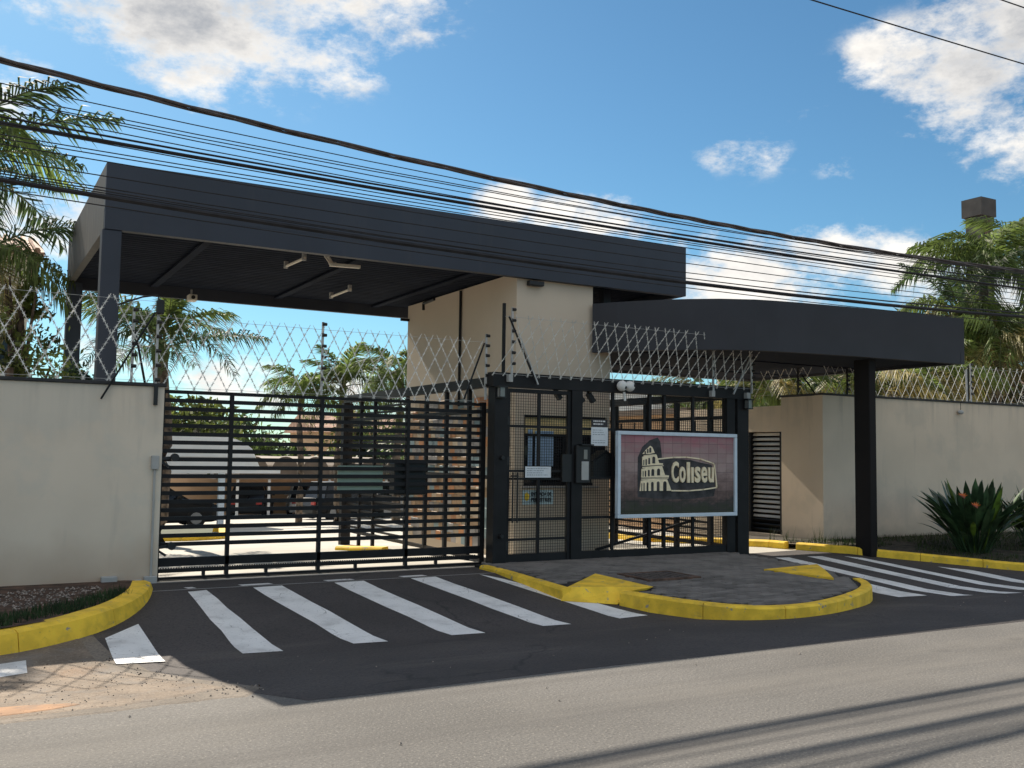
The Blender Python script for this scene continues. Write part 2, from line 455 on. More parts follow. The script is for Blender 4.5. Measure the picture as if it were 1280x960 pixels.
# road asphalt: fine aggregate, broad wear, sandy edge
M_road = mat('old_asphalt', (0.132, 0.126, 0.118), .92, .10, .55, .6, 60, detail=8)
overlay(M_road, (.060, .056, .052), f_noise(46, .50, .62, .50, detail=3))
overlay(M_road, (.36, .33, .29), f_noise(58, .56, .68, .48, detail=3))
overlay(M_road, (.215, .198, .172), f_noise(.5, .48, .72, .60, (.35, 1.6, 1)))
overlay(M_road, (.075, .070, .066), f_noise(.8, .52, .70, .62, (.07, 2.2, 1)))
overlay(M_road, (.055, .051, .048), f_noise(1.7, .64, .74, .55, (.5, 1, 1)))
M_drive = mat('new_asphalt', (0.072, 0.062, 0.060), .9, .12, .7, .8, 45, detail=8)
overlay(M_drive, (.030, .030, .031), f_noise(38, .49, .62, .7, detail=3))
overlay(M_drive, (.135, .115, .10), f_noise(.9, .56, .80, .50))
overlay(M_drive, (.02, .02, .02), f_crack(.4, .010, .8, .50, .56))
overlay(M_drive, (.018, .017, .017), f_noise(1.3, .66, .74, .7))
overlay(M_drive, (.15, .13, .115), f_noise(1.1, .58, .75, .45, (.25, 1.4, 1)))
M_sand = mat('sandy_verge', (0.235, 0.185, 0.14), .95, .16, 2.2, .8, 55, detail=8)
M_dust = mat('dusty_asphalt', (0.215, 0.182, 0.148), .95, .16, 1.6, .8, 55, detail=8)
overlay(M_dust, (.09, .08, .07), f_noise(44, .50, .62, .6, detail=3))
M_clay = mat('orange_earth', (0.40, 0.235, 0.135), .95, .12, 3, .6, 40, detail=8)
overlay(M_clay, (.22, .16, .12), f_noise(8, .52, .66, .7))
overlay(M_sand, (.13, .10, .075), f_noise(26, .50, .66, .65, detail=4))
overlay(M_sand, (.40, .25, .15), f_noise(1.3, .58, .74, .5))
overlay(M_sand, (.36, .31, .25), f_noise(48, .56, .68, .6, detail=3))
overlay(M_sand, (.20, .185, .17), f_noise(3.0, .50, .72, .7, (1, 1, 1)))
M_zebra = mat('road_marking_paint', (0.84, 0.84, 0.83), .8, .05, 3, .3, 150)
overlay(M_zebra, (.12, .12, .12), f_noise(38, .61, .70, .6, detail=5))
overlay(M_zebra, (.33, .32, .31), f_noise(3, .54, .80, .5))
overlay(M_zebra, (.10, .10, .10), f_crack(2.2, .012, .8))

# ------------------------------------------------------------------ ground profile
def prof(y):
    pts = [(-1e9, 0), (6.3, 0), (8.7, -.19), (9.3, -.19), (12.0, 0), (13.5, 0), (90, -3.29), (1e9, -3.29)]
    for (a, za), (b, zb) in zip(pts, pts[1:]):
        if y <= b: return za if zb == za else za + (zb-za)*(y-a)/(b-a)
YROWS = [-400, -60, -8, -3, 0, 3, 5, 6.3, 7, 7.6, 8.2, 8.7, 9.3, 10, 11, 12, 12.6, 13.5, 20, 30, 45, 60, 75, 90, 200, 600, 1500]
def sheet(name, m, x0, x1, y0, y1, dz, nx=1, edge=None, **kw):
    ys = [y0] + [y for y in YROWS if y0 < y < y1] + [y1]
    b = MB()
    for i in range(len(ys)-1):
        for k in range(nx):
            xa, xb = x0+(x1-x0)*k/nx, x0+(x1-x0)*(k+1)/nx
            b.face([(xa,ys[i],prof(ys[i])+dz),(xb,ys[i],prof(ys[i])+dz),(xb,ys[i+1],prof(ys[i+1])+dz),(xa,ys[i+1],prof(ys[i+1])+dz)])
    return b.build(name, m, kind='structure', recalc=False, **kw)
sheet('ground', M_ground, -1200, 1200, -400, 1500, -0.03)
sheet('road', M_road, -120, 150, -7, 7.35, 0.0)
def poly_on_prof(pts, dz, feather=0):
    """flat polygon cut along the rows of the ground profile"""
    bm = bmesh.new()
    bm.faces.new([bm.verts.new((x, y, 0)) for x, y in pts])
    for y in (6.3, 8.7, 9.3, 12.0, 13.5):
        bmesh.ops.bisect_plane(bm, geom=bm.verts[:]+bm.edges[:]+bm.faces[:], plane_co=(0, y, 0), plane_no=(0, 1, 0))
    if feather:
        bmesh.ops.inset_region(bm, faces=bm.faces[:], thickness=feather, use_boundary=True, use_even_offset=False)
    low = [v for v in bm.verts if v.is_boundary] if feather else []
    bmesh.ops.triangulate(bm, faces=[f for f in bm.faces if len(f.verts) > 4])
    for v in bm.verts: v.co.z = prof(v.co.y) + dz
    for v in low: v.co.z = prof(v.co.y) - .004
    for f in bm.faces:
        f.normal_update()
        if f.normal.z < 0: f.normal_flip()
    b = MB(); b.bm(bm)
    return b
# dark asphalt apron; ragged edge follows the canopy shadow, painting shaded road darker
edge = [(x*.35, 6.50 - .025*x*.35 + .08*mnoise.noise(Vector((x*.2, 1, 0)))) for x in range(6, 80)]
drive = poly_on_prof([(1.0, 12.75)] + [(1.0, 9.4), (1.45, 8.2), (1.7, 7.4)] + edge + [(28, 9.0), (16, 13.2), (12, 12.75)], .004, .03).build('driveway', M_drive, kind='structure', recalc=False)
sand_edge = [(x*.11-6, 6.80 + .10*(x*.11-6) *.3 + .07*mnoise.noise(Vector((x*.17, 4, 0))) + .05*mnoise.noise(Vector((x*.6, 7, 0)))) for x in range(0, 72)]
sand_in = [(2.05-.28*k*.5 + .10*mnoise.noise(Vector((k*.9, 3, 0))), 7.15+k*.36) for k in range(0, 5)]
def shrink(pts, dx, dy, sd):
    return [(x+dx+.09*mnoise.noise(Vector((x*1.3, y*1.3, sd))), y+dy+.09*mnoise.noise(Vector((x*1.7, y*1.7, sd+5)))) for x, y in pts]
verge = sand_edge + sand_in + [(1.45, 9.1), (1.3, 9.6), (1.2, 10.4), (-6, 10.2)]
sv = poly_on_prof(verge, .006, .06).build('sandy_verge', M_dust, kind='structure', recalc=False)
poly_on_prof([(x-.16+.12*mnoise.noise(Vector((x*2.3, y*2.3, 1))), y+.13+.10*mnoise.noise(Vector((x*2.9, y*2.9, 6)))) for x, y in sand_edge[:-4]+sand_in] + [(1.2, 9.2), (1.1, 10.2), (-6, 10.1)], .010, .10).build('loose_earth', M_sand, sv, recalc=False)
clay = [(-3, 6.72), (-1, 6.92), (0, 6.99), (.35, 7.03), (.62, 7.08), (.86, 7.18), (.80, 7.30), (.55, 7.42), (.30, 7.46), (.05, 7.60), (-.4, 7.62), (-1, 7.75), (-3, 7.8)]
poly_on_prof([(x+.05*mnoise.noise(Vector((x*3, y*3, 1))), y+.05*mnoise.noise(Vector((x*3, y*3, 4)))) for x, y in clay], .0145, .05).build('loose_earth', M_clay, sv, recalc=False, label='orange earth washed onto the road edge')
sheet('courtyard_paving', M_interior, -40, 60, 12.75, 110, 0.0)
b = MB(); b.face([(2.0,11.985,.0065),(7,11.985,.0065),(7,12.015,.0065),(2.0,12.015,.0065)])
b.build('drain_line', M_grey, drive, recalc=False)

# painted stripes (children of the driveway)
def stripe(pts, dz=.009):
    poly_on_prof(pts, dz).build('painted_stripe', M_zebra, drive, recalc=False)
def wob(a, b, n, amp, sd):
    r = random.Random(sd); out = []
    for i in range(n+1):
        t = i/n; j = 0 if i in (0, n) else r.uniform(-amp, amp)
        out.append((a[0]+(b[0]-a[0])*t+j, a[1]+(b[1]-a[1])*t))
    return out
ST = [((2.32, 8.99), (2.68, 8.94), (2.62, 11.90), (2.40, 11.86)), ((3.38, 9.0), (3.72, 8.96), (3.53, 11.92), (3.17, 11.90)),
      ((4.42, 8.99), (4.79, 8.96), (4.60, 11.94), (4.20, 11.92)), ((5.54, 9.05), (5.88, 9.02), (5.62, 11.95), (5.25, 11.93)),
      ((6.58, 9.10), (7.01, 9.14), (6.44, 11.6), (6.28, 11.95))]
for i, (a, b_, c, d) in enumerate(ST):
    stripe(wob(a, b_, 3, .01, i) + wob(b_, c, 6, .014, i+10)[1:] + wob(c, d, 2, .02, i+20)[1:] + wob(d, a, 6, .014, i+30)[1:-1])
for x0, x1 in ((2.44, 2.54), (3.08, 3.46), (4.16, 4.52), (5.2, 5.55)):
    stripe([(x0, 12.04), (x1, 12.05), (x1-.03, 12.17), (x0-.03, 12.16)])
stripe([(1.25, 8.99), (1.64, 8.92), (1.645, 10.45), (1.28, 9.98)], .013)
stripe([(.18, 8.80), (.57, 8.95), (.585, 9.43), (.2, 9.33)], .013)
for a, b_, c, d in [((11.02, 8.92), (11.52, 8.86), (11.55, 11.9), (11.40, 11.9)), ((11.79, 8.66), (12.08, 8.56), (12.08, 11.95), (11.80, 11.98)),
                    ((12.56, 8.42), (12.83, 8.34), (12.80, 11.9), (12.50, 11.95)), ((13.30, 8.2), (13.6, 8.1), (13.42, 11.6), (13.22, 11.8)), ((14.05, 8.0), (14.35, 7.9), (14.36, 10.2), (14.05, 10.6))]:
    stripe(wob(a, b_, 2, .01, 1) + wob(b_, c, 6, .01, 2)[1:] + wob(c, d, 2, .01, 3)[1:] + wob(d, a, 6, .01, 4)[1:-1])

# ------------------------------------------------------------------ kerbs
def kerb(name, path, w, h0, mat_, batter=.03, gap=.004, topf=None, seg=.9, side=1, solid=True):
    """kerb stones along a path; base on the ground profile, top face w wide towards 'side'"""
    root = place(name, None, None, (path[0][0], path[0][1], prof(path[0][1])), kind='structure')
    pts = [Vector((x, y)) for x, y in path]
    fine = []
    for a, b_ in zip(pts, pts[1:]):
        n = max(1, int((b_-a).length/.15))
        for i in range(n): fine.append(a + (b_-a)*i/n)
    fine.append(pts[-1])
    # smooth
    for _ in range(6):
        fine = [fine[0]] + [(fine[i-1]+fine[i]*2+fine[i+1])/4 for i in range(1, len(fine)-1)] + [fine[-1]]
    per = max(2, int(seg/.15))
    i = 0
    while i < len(fine)-1:
        j = min(i+per, len(fine)-1)
        if len(fine)-1-j < 2: j = len(fine)-1
        bld = MB(); ring = []
        for k in range(i, j+1):
            d = (fine[min(k+1,len(fine)-1)] - fine[max(k-1,0)]).normalized()
            nrm = Vector((-d.y, d.x)) * side
            p = fine[k].copy()
            if k == i: p += d*gap
            if k == j: p -= d*gap
            zt = topf(p.x, p.y) if topf else prof(p.y)+h0
            jit = .006*mnoise.noise(Vector((p.x*3, p.y*3, 2)))
            zb = prof(p.y) - .08
            ring.append([(p.x, p.y, zb), (*(p+nrm*batter*.6), zt-.025+jit), (*(p+nrm*(batter+.02)), zt+jit), (*(p+nrm*w), zt+jit*.5), (*(p+nrm*w), zb)])
        for a, c in zip(ring, ring[1:]):
            for q in range(4):
                bld.face([a[q], c[q], c[q+1], a[q+1]])
        bld.face(ring[0]); bld.face(ring[-1][::-1])
        bld.build('kerb_stone', mat_, root)
        i = j
    return root
def itop(x, y): return .06*min(1, max(0, (y-9)/3))
kerb('planter_kerb', [(-7, 9.25), (-1.2, 9.45), (0.39, 9.60), (0.71, 9.74), (1.07, 10.0), (1.47, 10.45), (1.74, 10.95), (1.99, 11.62), (2.08, 12.05), (2.10, 12.2)], .26, .20, M_yellow, .10, seg=1.05, topf=lambda x, y: prof(y)+.20-.09*min(1, max(0, (y-10.2)/1.6)))
kerb('island_kerb', [(6.56, 12.5), (6.52, 11.1), (6.49, 10.17)], .13, 0, M_yellow, .01, topf=itop, seg=.8, side=1)
kerb('island_kerb', [(7.03, 9.74), (7.10, 9.45), (7.28, 8.95), (7.46, 8.5), (7.63, 8.2), (7.92, 8.03), (8.4, 8.0), (8.9, 8.1), (9.6, 8.38), (10.25, 8.70), (10.72, 9.05), (10.93, 9.33), (10.96, 9.46)], .14, 0, M_yellow, .01, topf=itop, seg=.95, side=1)
kerb('bed_kerb', [(12.55, 16.2), (12.80, 14.6), (13.02, 13.4), (13.12, 13.1)], .18, .13, M_yellow, .02, side=1, seg=.9)
kerb('bed_kerb', [(13.2, 12.9), (13.42, 12.2), (13.62, 11.85), (13.95, 11.42), (14.45, 10.85), (15.15, 9.95), (16.4, 9.1), (19, 8.5), (26, 8.2)], .14, .13, M_yellow, .02, side=1, seg=1.0)
# low kerb inside the courtyard and a grass patch there
kerb('courtyard_kerb', [(2.0, 24.2), (4.6, 22.8), (5.6, 23.4), (6.6, 27.8), (2.0, 29.6)], .2, .13, M_yellow, .02, side=1)
kerb('courtyard_kerb', [(6.15, 17.5), (6.4, 17.0), (6.72, 16.6)], .25, .07, M_yellow, .02, side=1)
kerb('courtyard_kerb', [(12.9, 22.0), (12.7, 18.0), (12.55, 16.3)], .2, .13, M_yellow, .02, side=1)
poly_on_prof([(1.9, 24.7), (4.7, 23.3), (5.3, 23.7), (6.2, 27.6), (2.0, 29.2)], .12).build('courtyard_lawn', M_grassR, kind='structure', recalc=False)

# island: joint bed plus individual pavers
ISL = [(6.62, 12.75), (6.60, 11.1), (6.60, 10.3), (7.52, 10.98), (7.54, 9.88), (7.14, 9.60), (7.22, 9.45), (7.40, 8.98), (7.58, 8.56), (7.75, 8.28), (7.95, 8.16), (8.4, 8.13), (8.88, 8.23), (9.55, 8.5), (10.2, 8.83), (10.62, 9.14), (10.82, 9.40), (10.98, 9.8), (11.36, 10.6), (11.48, 12.75)]
bm = bmesh.new()
bm.faces.new([bm.verts.new((x, y, 0)) for x, y in ISL])
for y in (9.0, 12.0): bmesh.ops.bisect_plane(bm, geom=bm.verts[:]+bm.edges[:]+bm.faces[:], plane_co=(0,y,0), plane_no=(0,1,0))
r_ = bmesh.ops.extrude_face_region(bm, geom=bm.faces[:])
for v in bm.verts: v.co.z = itop(v.co.x, v.co.y) - .02
for v in [g for g in r_['geom'] if isinstance(g, bmesh.types.BMVert)]: v.co.z = -.35
b = MB(); b.bm(bm)
island = b.build('island_pavement', M_joint, kind='structure')
def inside(x, y, poly):
    c = False; n = len(poly)
    for i in range(n):
        x0, y0 = poly[i]; x1, y1 = poly[i-1]
        if (y0 > y) != (y1 > y) and x < (x1-x0)*(y-y0)/(y1-y0)+x0: c = not c
    return c
RAMPL = [(6.45, 10.2), (6.40, 10.14), (7.59, 11.05), (7.60, 9.76), (7.05, 9.7)]
RAMPR = [(10.24, 10.62), (11.25, 10.56), (10.75, 9.95), (10.38, 9.45)]
MANH = [(7.92, 10.27), (8.72, 10.42), (8.72, 10.97), (7.92, 10.85)]
cells = []
PW, PH = .20, .10
ang = math.radians(4)
ca, sa = math.cos(ang), math.sin(ang)
for r in range(-60, 70):
    for q in range(-40, 40):
        u = q*PW + (PW/2 if r % 2 else 0); v = r*PH
        x, y = 9+u*ca-v*sa, 10+u*sa+v*ca
        if not all(inside(x+dx*ca-dy*sa, y+dx*sa+dy*ca, ISL) for dx in (-.105, .105) for dy in (-.055, .055)): continue
        if any(inside(x, y, P) for P in (RAMPL, RAMPR, MANH)): continue
        cells.append((math.hypot(x, y), x, y))
cells.sort()
pv = MB().box(-.095, -.045, -.03, .095, .045, .0, .005)
pvm = pv.mesh('paver', M_paver)
for d_, x, y in cells[:290]:
    place('paver', pvm, island, (x, y, itop(x, y)+rnd.uniform(-.003, .003)), (rnd.uniform(-.01,.01), rnd.uniform(-.01,.01), ang))
b = MB()
for d_, x, y in cells[290:]:
    z = itop(x, y)+rnd.uniform(-.003, .003)
    co = [(x+dx*ca-dy*sa, y+dx*sa+dy*ca) for dx, dy in ((-.097,-.047),(.097,-.047),(.097,.047),(-.097,.047))]
    b.add([(*c, z-.03) for c in co]+[(*c, z) for c in co], [(4,5,6,7),(0,1,5,4),(1,2,6,5),(2,3,7,6),(3,0,4,7)])
b.build('distant_pavers', M_paver, island, kind='stuff')
b = MB(); b.add([(6.45,10.14,prof(10.14)+.012),(7.02,9.76,prof(9.76)+.012),(7.12,9.70,.012),(7.60,9.80,.030),(7.58,11.05,.055),(6.60,10.22,.03)], [(0,1,3,5),(5,3,4),(1,2,3)])
b.build('kerb_ramp', M_yellow, island, recalc=False)
b = MB(); b.add([(10.24,10.62,.04),(11.25,10.56,.075),(10.75,9.95,.085),(10.38,9.45,.04),(11.25,10.56,-.2),(10.75,9.95,-.2),(10.38,9.45,-.25),(10.24,10.62,-.1)],[(0,3,2,1),(1,2,5,4),(2,3,6,5),(3,0,7,6)])
b.build('kerb_ramp', M_yellow, island)
b = MB(); b.box(7.93,10.30,-.02,8.70,10.92,itop(8,10.6)+.012)
mh = place('manhole_cover', None, None, (8.3,10.6,0), label='dark iron manhole cover set in the grey island pavement', category='manhole cover')
b.build('cover', M_manhole, mh)
b = MB()
for i in range(6): b.box(7.99+i*.115, 10.36, itop(8,10.6)+.0125, 8.05+i*.115, 10.86, itop(8,10.6)+.02)
b.build('tread_pattern', M_manhole, mh)
b = MB()
for x0,y0,x1,y1 in ((7.88,10.25,8.75,10.30),(7.88,10.92,8.75,10.97),(7.88,10.3,7.93,10.92),(8.70,10.3,8.75,10.92)): b.box(x0,y0,-.02,x1,y1,itop(8,10.6)+.018)
b.build('frame', M_rust, mh)

# planting beds
def bed(name, pts, zf, m):
    bm = bmesh.new()
    bm.faces.new([bm.verts.new((x, y, 0)) for x, y in pts])
    bmesh.ops.triangulate(bm, faces=bm.faces[:])
    bmesh.ops.subdivide_edges(bm, edges=bm.edges[:], cuts=6, use_grid_fill=True)
    bmesh.ops.triangulate(bm, faces=bm.faces[:])
    for v in bm.verts: v.co.z = zf(v.co.x, v.co.y) + .02*mnoise.noise(Vector((v.co.x*2, v.co.y*2, 0)))
    for f in bm.faces:
        f.normal_update()
        if f.normal.z < 0: f.normal_flip()
    return MB().bm(bm).build(name, m, kind='structure', recalc=False)
def zl(x, y): return .045 + .0*(y)
def zr(x, y): return prof(y)+.115
LB = [(-7, 9.48), (-1.2, 9.68), (0.35, 9.83), (0.9, 10.1), (1.28, 10.55), (1.57, 11.05), (1.82, 11.72), (1.92, 12.2), (1.95, 12.85), (-7, 12.85)]
RB = [(12.75, 16.2), (13.0, 14.6), (13.2, 13.4), (13.5, 12.3), (13.75, 11.95), (14.1, 11.5), (14.55, 10.98), (15.25, 10.05), (16.45, 9.22), (19, 8.6), (26, 8.3), (40, 8.3), (40, 13.4), (14.3, 13.4), (14.3, 16.2)]
bed('planting_bed', LB, zl, M_soil)
bed('planting_bed', RB, zr, M_soilR)
def grass(name, pts_fn, n, hmin, hmax, m, label, sd):
    r = random.Random(sd); b = MB()
    for i in range(n):
        p = pts_fn(r)
        if p is None: continue
        x, y, z = p
        a = r.uniform(0, 6.28); h = r.uniform(hmin, hmax); w = .006; l = r.uniform(0, .7)*h
        dx, dy = math.cos(a), math.sin(a)
        b.face([(x-dy*w, y+dx*w, z-.01), (x+dy*w, y-dx*w, z-.01), (x+dx*l, y+dy*l, z+h)])
    b.build(name, m, recalc=False, kind='stuff', label=label, category='grass')
def lb_pt(r):
    x = r.uniform(-3, 1.9); y = r.uniform(9.5, 12)
    k = 9.83+(0 if x < .35 else (x-.35)**1.25*1.0)
    if not inside(x, y, LB): return None
    if y-k < .06 or x > 1.72 or y-k > .75 + .25*mnoise.noise(Vector((x*2, y*2, 0))): return None
    return x, y, zl(x, y)
grass('grass', lb_pt, 22000, .03, .10, M_grass, 'thin dark green grass behind the yellow kerb under the left wall', 3)
def rb_pt(r):
    x = r.uniform(13.3, 26); y = r.uniform(8.4, 13.3)
    if not inside(x, y, RB): return None
    if mnoise.noise(Vector((x*.9, y*.9, 3))) < -.25: return None
    return x, y, zr(x, y)
grass('grass', rb_pt, 26000, .03, .10, M_grassR, 'patchy lawn behind the yellow kerb under the right wall', 4)
def weed_pt(r):
    c = r.choice([(13.85, 13.1), (13.6, 13.5), (13.75, 12.35), (13.35, 13.6), (13.9, 12.9)])
    return c[0]+r.gauss(0, .06), c[1]+r.gauss(0, .06), .11
grass('grass', weed_pt, 60, .12, .32, M_grassR, 'loose weeds sprouting at the foot of the beige wall corner', 5)
# pebbles
def pebbles(name, fn, n, s0, s1, m, label, sd, cat):
    r = random.Random(sd); b = MB()
    for i in range(n):
        p = fn(r)
        if p is None: continue
        x, y, z = p; s = r.uniform(s0, s1)
        vs = []
        for k in range(5):
            a = k*1.2566+r.uniform(-.3, .3); vs.append((x+math.cos(a)*s*r.uniform(.7,1.2), y+math.sin(a)*s*r.uniform(.7,1.2), z-.003))
        vs.append((x+r.uniform(-.3,.3)*s, y+r.uniform(-.3,.3)*s, z+s*r.uniform(.5,.9)))
        b.add(vs, [(k,(k+1)%5,5) for k in range(5)])
    b.build(name, m, kind='stuff', label=label, category=cat)
def gr_pt(r):
    x = r.uniform(-2.5, 1.5); y = r.uniform(10.6, 12.3)
    if not inside(x, y, LB) or y < 10.6+(0 if x < .3 else (x-.3)*.8) or abs(mnoise.noise(Vector((x*1.5,y*1.5,9)))) > .5: return None
    return x, y, zl(x, y)+.012
pebbles('gravel', gr_pt, 1900, .008, .022, M_stone, 'pale gravel scattered over the soil at the foot of the left wall', 6, 'gravel')
def sd_pt(r):
    x = r.uniform(-1.5, 2.1); y = r.uniform(7.0, 9.3)
    if y > 9.2+(x*.3) or x > 2.05-(y-7.1)*.35: return None
    return x, y, prof(y)+.01
pebbles('clods', sd_pt, 90, .005, .014, M_clod, 'small dark clods and dry leaves on the sandy verge', 8, 'dirt')
pebbles('pebbles', sd_pt, 900, .004, .011, M_stone, 'small loose stones on the sandy verge', 9, 'stones')
def lit_pt(r):
    x = r.uniform(.5, 13); y = r.choice([r.uniform(5, 12), r.gauss(7.8, .3)])
    if inside(x, y, ISL): return None
    return x, y, prof(y)+.008
pebbles('litter', lit_pt, 70, .004, .012, M_stone, 'stray pale pebbles and leaf litter on the asphalt', 10, 'litter')

# ------------------------------------------------------------------ boundary walls
wl_ = thing('boundary_wall', 'grey beige plastered boundary wall left of the sliding gate', 'wall', (-3, 12.9, 0))
MB().box(-9, 12.8, -.2, 2.215, 12.98, 2.43).build('wall', M_wall, wl_)
MB().box(-9, 12.765, 2.432, 2.235, 13.015, 2.475, .006).build('coping', M_cap, wl_)
XR, YR = 14.33, 13.28
wr = thing('boundary_wall', 'long sand coloured boundary wall right of the round canopy column', 'wall', (20, 13.4, 0))
MB().box(XR, YR, -.2, 45, YR+.2, 2.865).build('wall', M_wallR, wr)
MB().box(XR-.02, YR-.03, 2.867, 45, YR+.23, 2.905, .006).build('coping', M_cap, wr)
# return wall facing the exit lane, with the louvred opening
rw = thing('return_wall', 'beige return wall with a louvred opening beside the exit lane', 'wall', (XR+.1, 15, 0))
YL0, YL1 = 14.42, 15.30
b = MB(); b.box(XR, YR+.2, -.2, XR+.2, YL0-.06, 2.86); b.box(XR, YL0-.06, 2.18, XR+.2, YL1, 2.70); b.box(XR, YL0-.06, -.2, XR+.2, YL1, .12); b.box(XR, YL1, -.2, XR+.2, 17.6, 2.70)
b.build('wall', M_wallR, rw)
MB().box(XR-.03, YR+.235, 2.862, XR+.23, YL0-.05, 2.905).build('coping', M_cap, rw)
lv = MB()
lv.box(XR+.01, YL0-.055, .125, XR+.19, YL0, 2.175); lv.box(XR+.01, YL1-.05, .125, XR+.19, YL1-.005, 2.175)
lf = lv.build('louvre_frame', M_metal, rw)
n = 21
lm = MB().bar((0, 0, 0), (0, YL1-YL0-.05, 0), .056, .014, up=(-.80, 0, .60)).mesh('louvre_slat', M_white)
lmd = MB().bar((0, 0, 0), (0, YL1-YL0-.05, 0), .12, .030, up=(.9, 0, 1)).mesh('louvre_slat', M_metal)
for i in range(n):
    z = .17 + i*(1.96/(n-1))
    place('louvre_slat', lm if i > 2 else lmd, lf, (XR+.10, YL0, z))
b = MB().box(XR+.2, YL0-.06, .1, XR+.22, YL1, 2.2); b.build('backing_panel', M_metal, rw)

# conduit on the left wall
cd = thing('cable_conduit', 'thin grey conduit pipe running down the left wall beside the gate', 'conduit', (2.13, 12.77, 0))
MB().tube([(2.135, 12.778, .03), (2.13, 12.778, 1.40)], .014, 8).build('pipe', M_grey, cd)
MB().box(2.085, 12.74, 1.40, 2.175, 12.797, 1.57, .006).build('junction_box', M_grey, cd)
MB().box(2.05, 12.72, -.01, 2.20, 12.797, .09, .006).build('base_box', M_grey, cd)
MB().tube([(2.03, 12.772, .045), (1.72, 12.772, .03)], .012, 8).build('branch_pipe', M_grey, cd)
MB().box(1.56, 12.70, .02, 1.74, 12.797, .11, .008).build('floor_box', M_grey, cd)

# ------------------------------------------------------------------ canopies
cl = thing('entrance_canopy', 'large flat dark grey canopy over the entry gate', 'canopy', (6, 15.5, 0))
F0, F1, X0, X1, Z0, Z1 = 13.62, 18.75, 1.52, 11.27, 4.53, 5.42
ffr = MB().box(X0, F0, 4.80, X1, F0+.10, Z1).build('front_fascia', M_fascia, cl)
MB().box(X0+.002, F0-.004, Z0, X1-.002, F0+.12, 4.797).build('front_beam', M_fascia, cl)
MB().box(X0, F0+.10, Z0+.003, X0+.10, F1, Z1-.002).build('side_fascia', M_fascia_lit, cl)
MB().box(X1-.10, F0+.125, Z0, X1, F1, Z1).build('side_fascia', M_fascia, cl)
MB().box(X0+.10, F1-.10, Z0-.08, X1-.10, F1, Z1-.1).build('rear_fascia', M_fascia, cl)
MB().box(X0+.1, F0+.1, 5.18, X1-.1, F1-.1, 5.22).build('roof_sheet', M_galv, cl)
k = 0
y = F0+.13
while y < F1-.12:
    y2 = min(y+.46, F1-.105)
    b = MB(); b.box(X0+.1, y, 4.66, X1-.1, y2-.012, 4.69)
    for q in range(3):
        yy = y+.06+q*.15
        if yy+.04 < y2: b.box(X0+.1, yy, 4.653, X1-.1, yy+.035, 4.6595)
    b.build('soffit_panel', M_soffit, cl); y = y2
for x in (2.9, 5.2, 7.2): MB().box(x, F0+.125, 4.605, x+.12, F1-.105, 4.632).build('soffit_beam', M_soffit, cl)
for x, y0_ in ((1.50, 13.63), (1.50, 18.3)):
    MB().box(x, y0_, -.1, x+.24, y0_+.24, Z0-.002, .008).build('column', M_fascia, cl)
MB().box(9.95, 14.3, 4.2, 10.1, 14.45, 4.63).build('post', M_fascia, cl)
gl = 'fluorescent tubes under the big canopy'
for (a, c, lab) in (((4.37,15.11,4.57),(4.42,14.25,4.57),'pale light tube under the canopy nearest its front beam'), ((5.94,17.5,4.55),(5.95,16.44,4.55),'pale light tube under the canopy farther back near the booth')):
    t = thing('light_tube', lab, 'light', a, gl)
    MB().tube([a, c], .022, 8).build('tube', M_tube, t)
    d = Vector(c)-Vector(a)
    for q in (.04, .96):
        p = Vector(a)+d*q; MB().box(p.x-.028, p.y-.03, p.z-.028, p.x+.028, p.y+.03, p.z+.08).build('end_cap', M_grey, t)
t = thing('light_bracket', 'cream angled light bracket hanging under the big canopy', 'light', (4.9, 14.2, 4.5))
MB().bar((4.80, 14.2, 4.50), (5.28, 14.2, 4.515), .07, .045).build('lamp_bar', M_tube, t)
MB().bar((4.82, 14.2, 4.50), (4.70, 14.2, 4.65), .02, .03).build('arm', M_tube, t)
MB().bar((4.88, 14.3, 4.53), (4.80, 14.3, 4.65), .02, .03).build('arm', M_tube, t)
MB().bar((4.82, 14.32, 4.55), (4.93, 14.32, 4.55), .05, .04).build('driver_box', M_grey, t)
t = thing('security_camera', 'small beige camera under the rear edge of the big canopy', 'camera', (3.55, 18.1, 4.3))
MB().box(3.47, 18.0, 4.33, 3.62, 18.2, 4.45, .012).build('housing', M_tube, t)
MB().tube([(3.54, 17.99, 4.39), (3.54, 17.96, 4.39)], .035, 10).build('lens', M_black, t)
MB().bar((3.54, 18.15, 4.43), (3.54, 18.15, 4.55), .03).build('bracket', M_grey, t)

cr = thing('exit_canopy', 'dark canopy with a curved front over the exit lane', 'canopy', (13, 13, 0))
CZ0, CZ1 = 3.39, 4.225
front = [(9.27, 13.66), (9.5, 13.27), (9.74, 12.95), (10.0, 12.62), (10.27, 12.35), (10.66, 12.04), (11.19, 11.78), (11.6, 11.68), (12.05, 11.60), (12.99, 11.48), (14.15, 11.38), (15.78, 11.27)]
def wall_strip(pts, th, z0, z1):
    b = MB(); n_ = len(pts); ins = []
    for i in range(n_):
        a = Vector(pts[max(i-1,0)]); c = Vector(pts[min(i+1,n_-1)]); d = (c-a).normalized()
        ins.append(Vector(pts[i]) + Vector((-d.y, d.x))*th)
    for i in range(n_-1):
        p, q, r, s = pts[i], pts[i+1], ins[i+1], ins[i]
        b.face([(*p,z0),(*q,z0),(*q,z1),(*p,z1)]); b.face([(*r,z0),(*s,z0),(*s,z1),(*r,z1)])
        b.face([(*p,z1),(*q,z1),(*r,z1),(*s,z1)]); b.face([(*p,z0),(*s,z0),(*r,z0),(*q,z0)])
    b.face([(*pts[0],z0),(*pts[0],z1),(*ins[0],z1),(*ins[0],z0)]); b.face([(*pts[-1],z0),(*ins[-1],z0),(*ins[-1],z1),(*pts[-1],z1)])
    return b
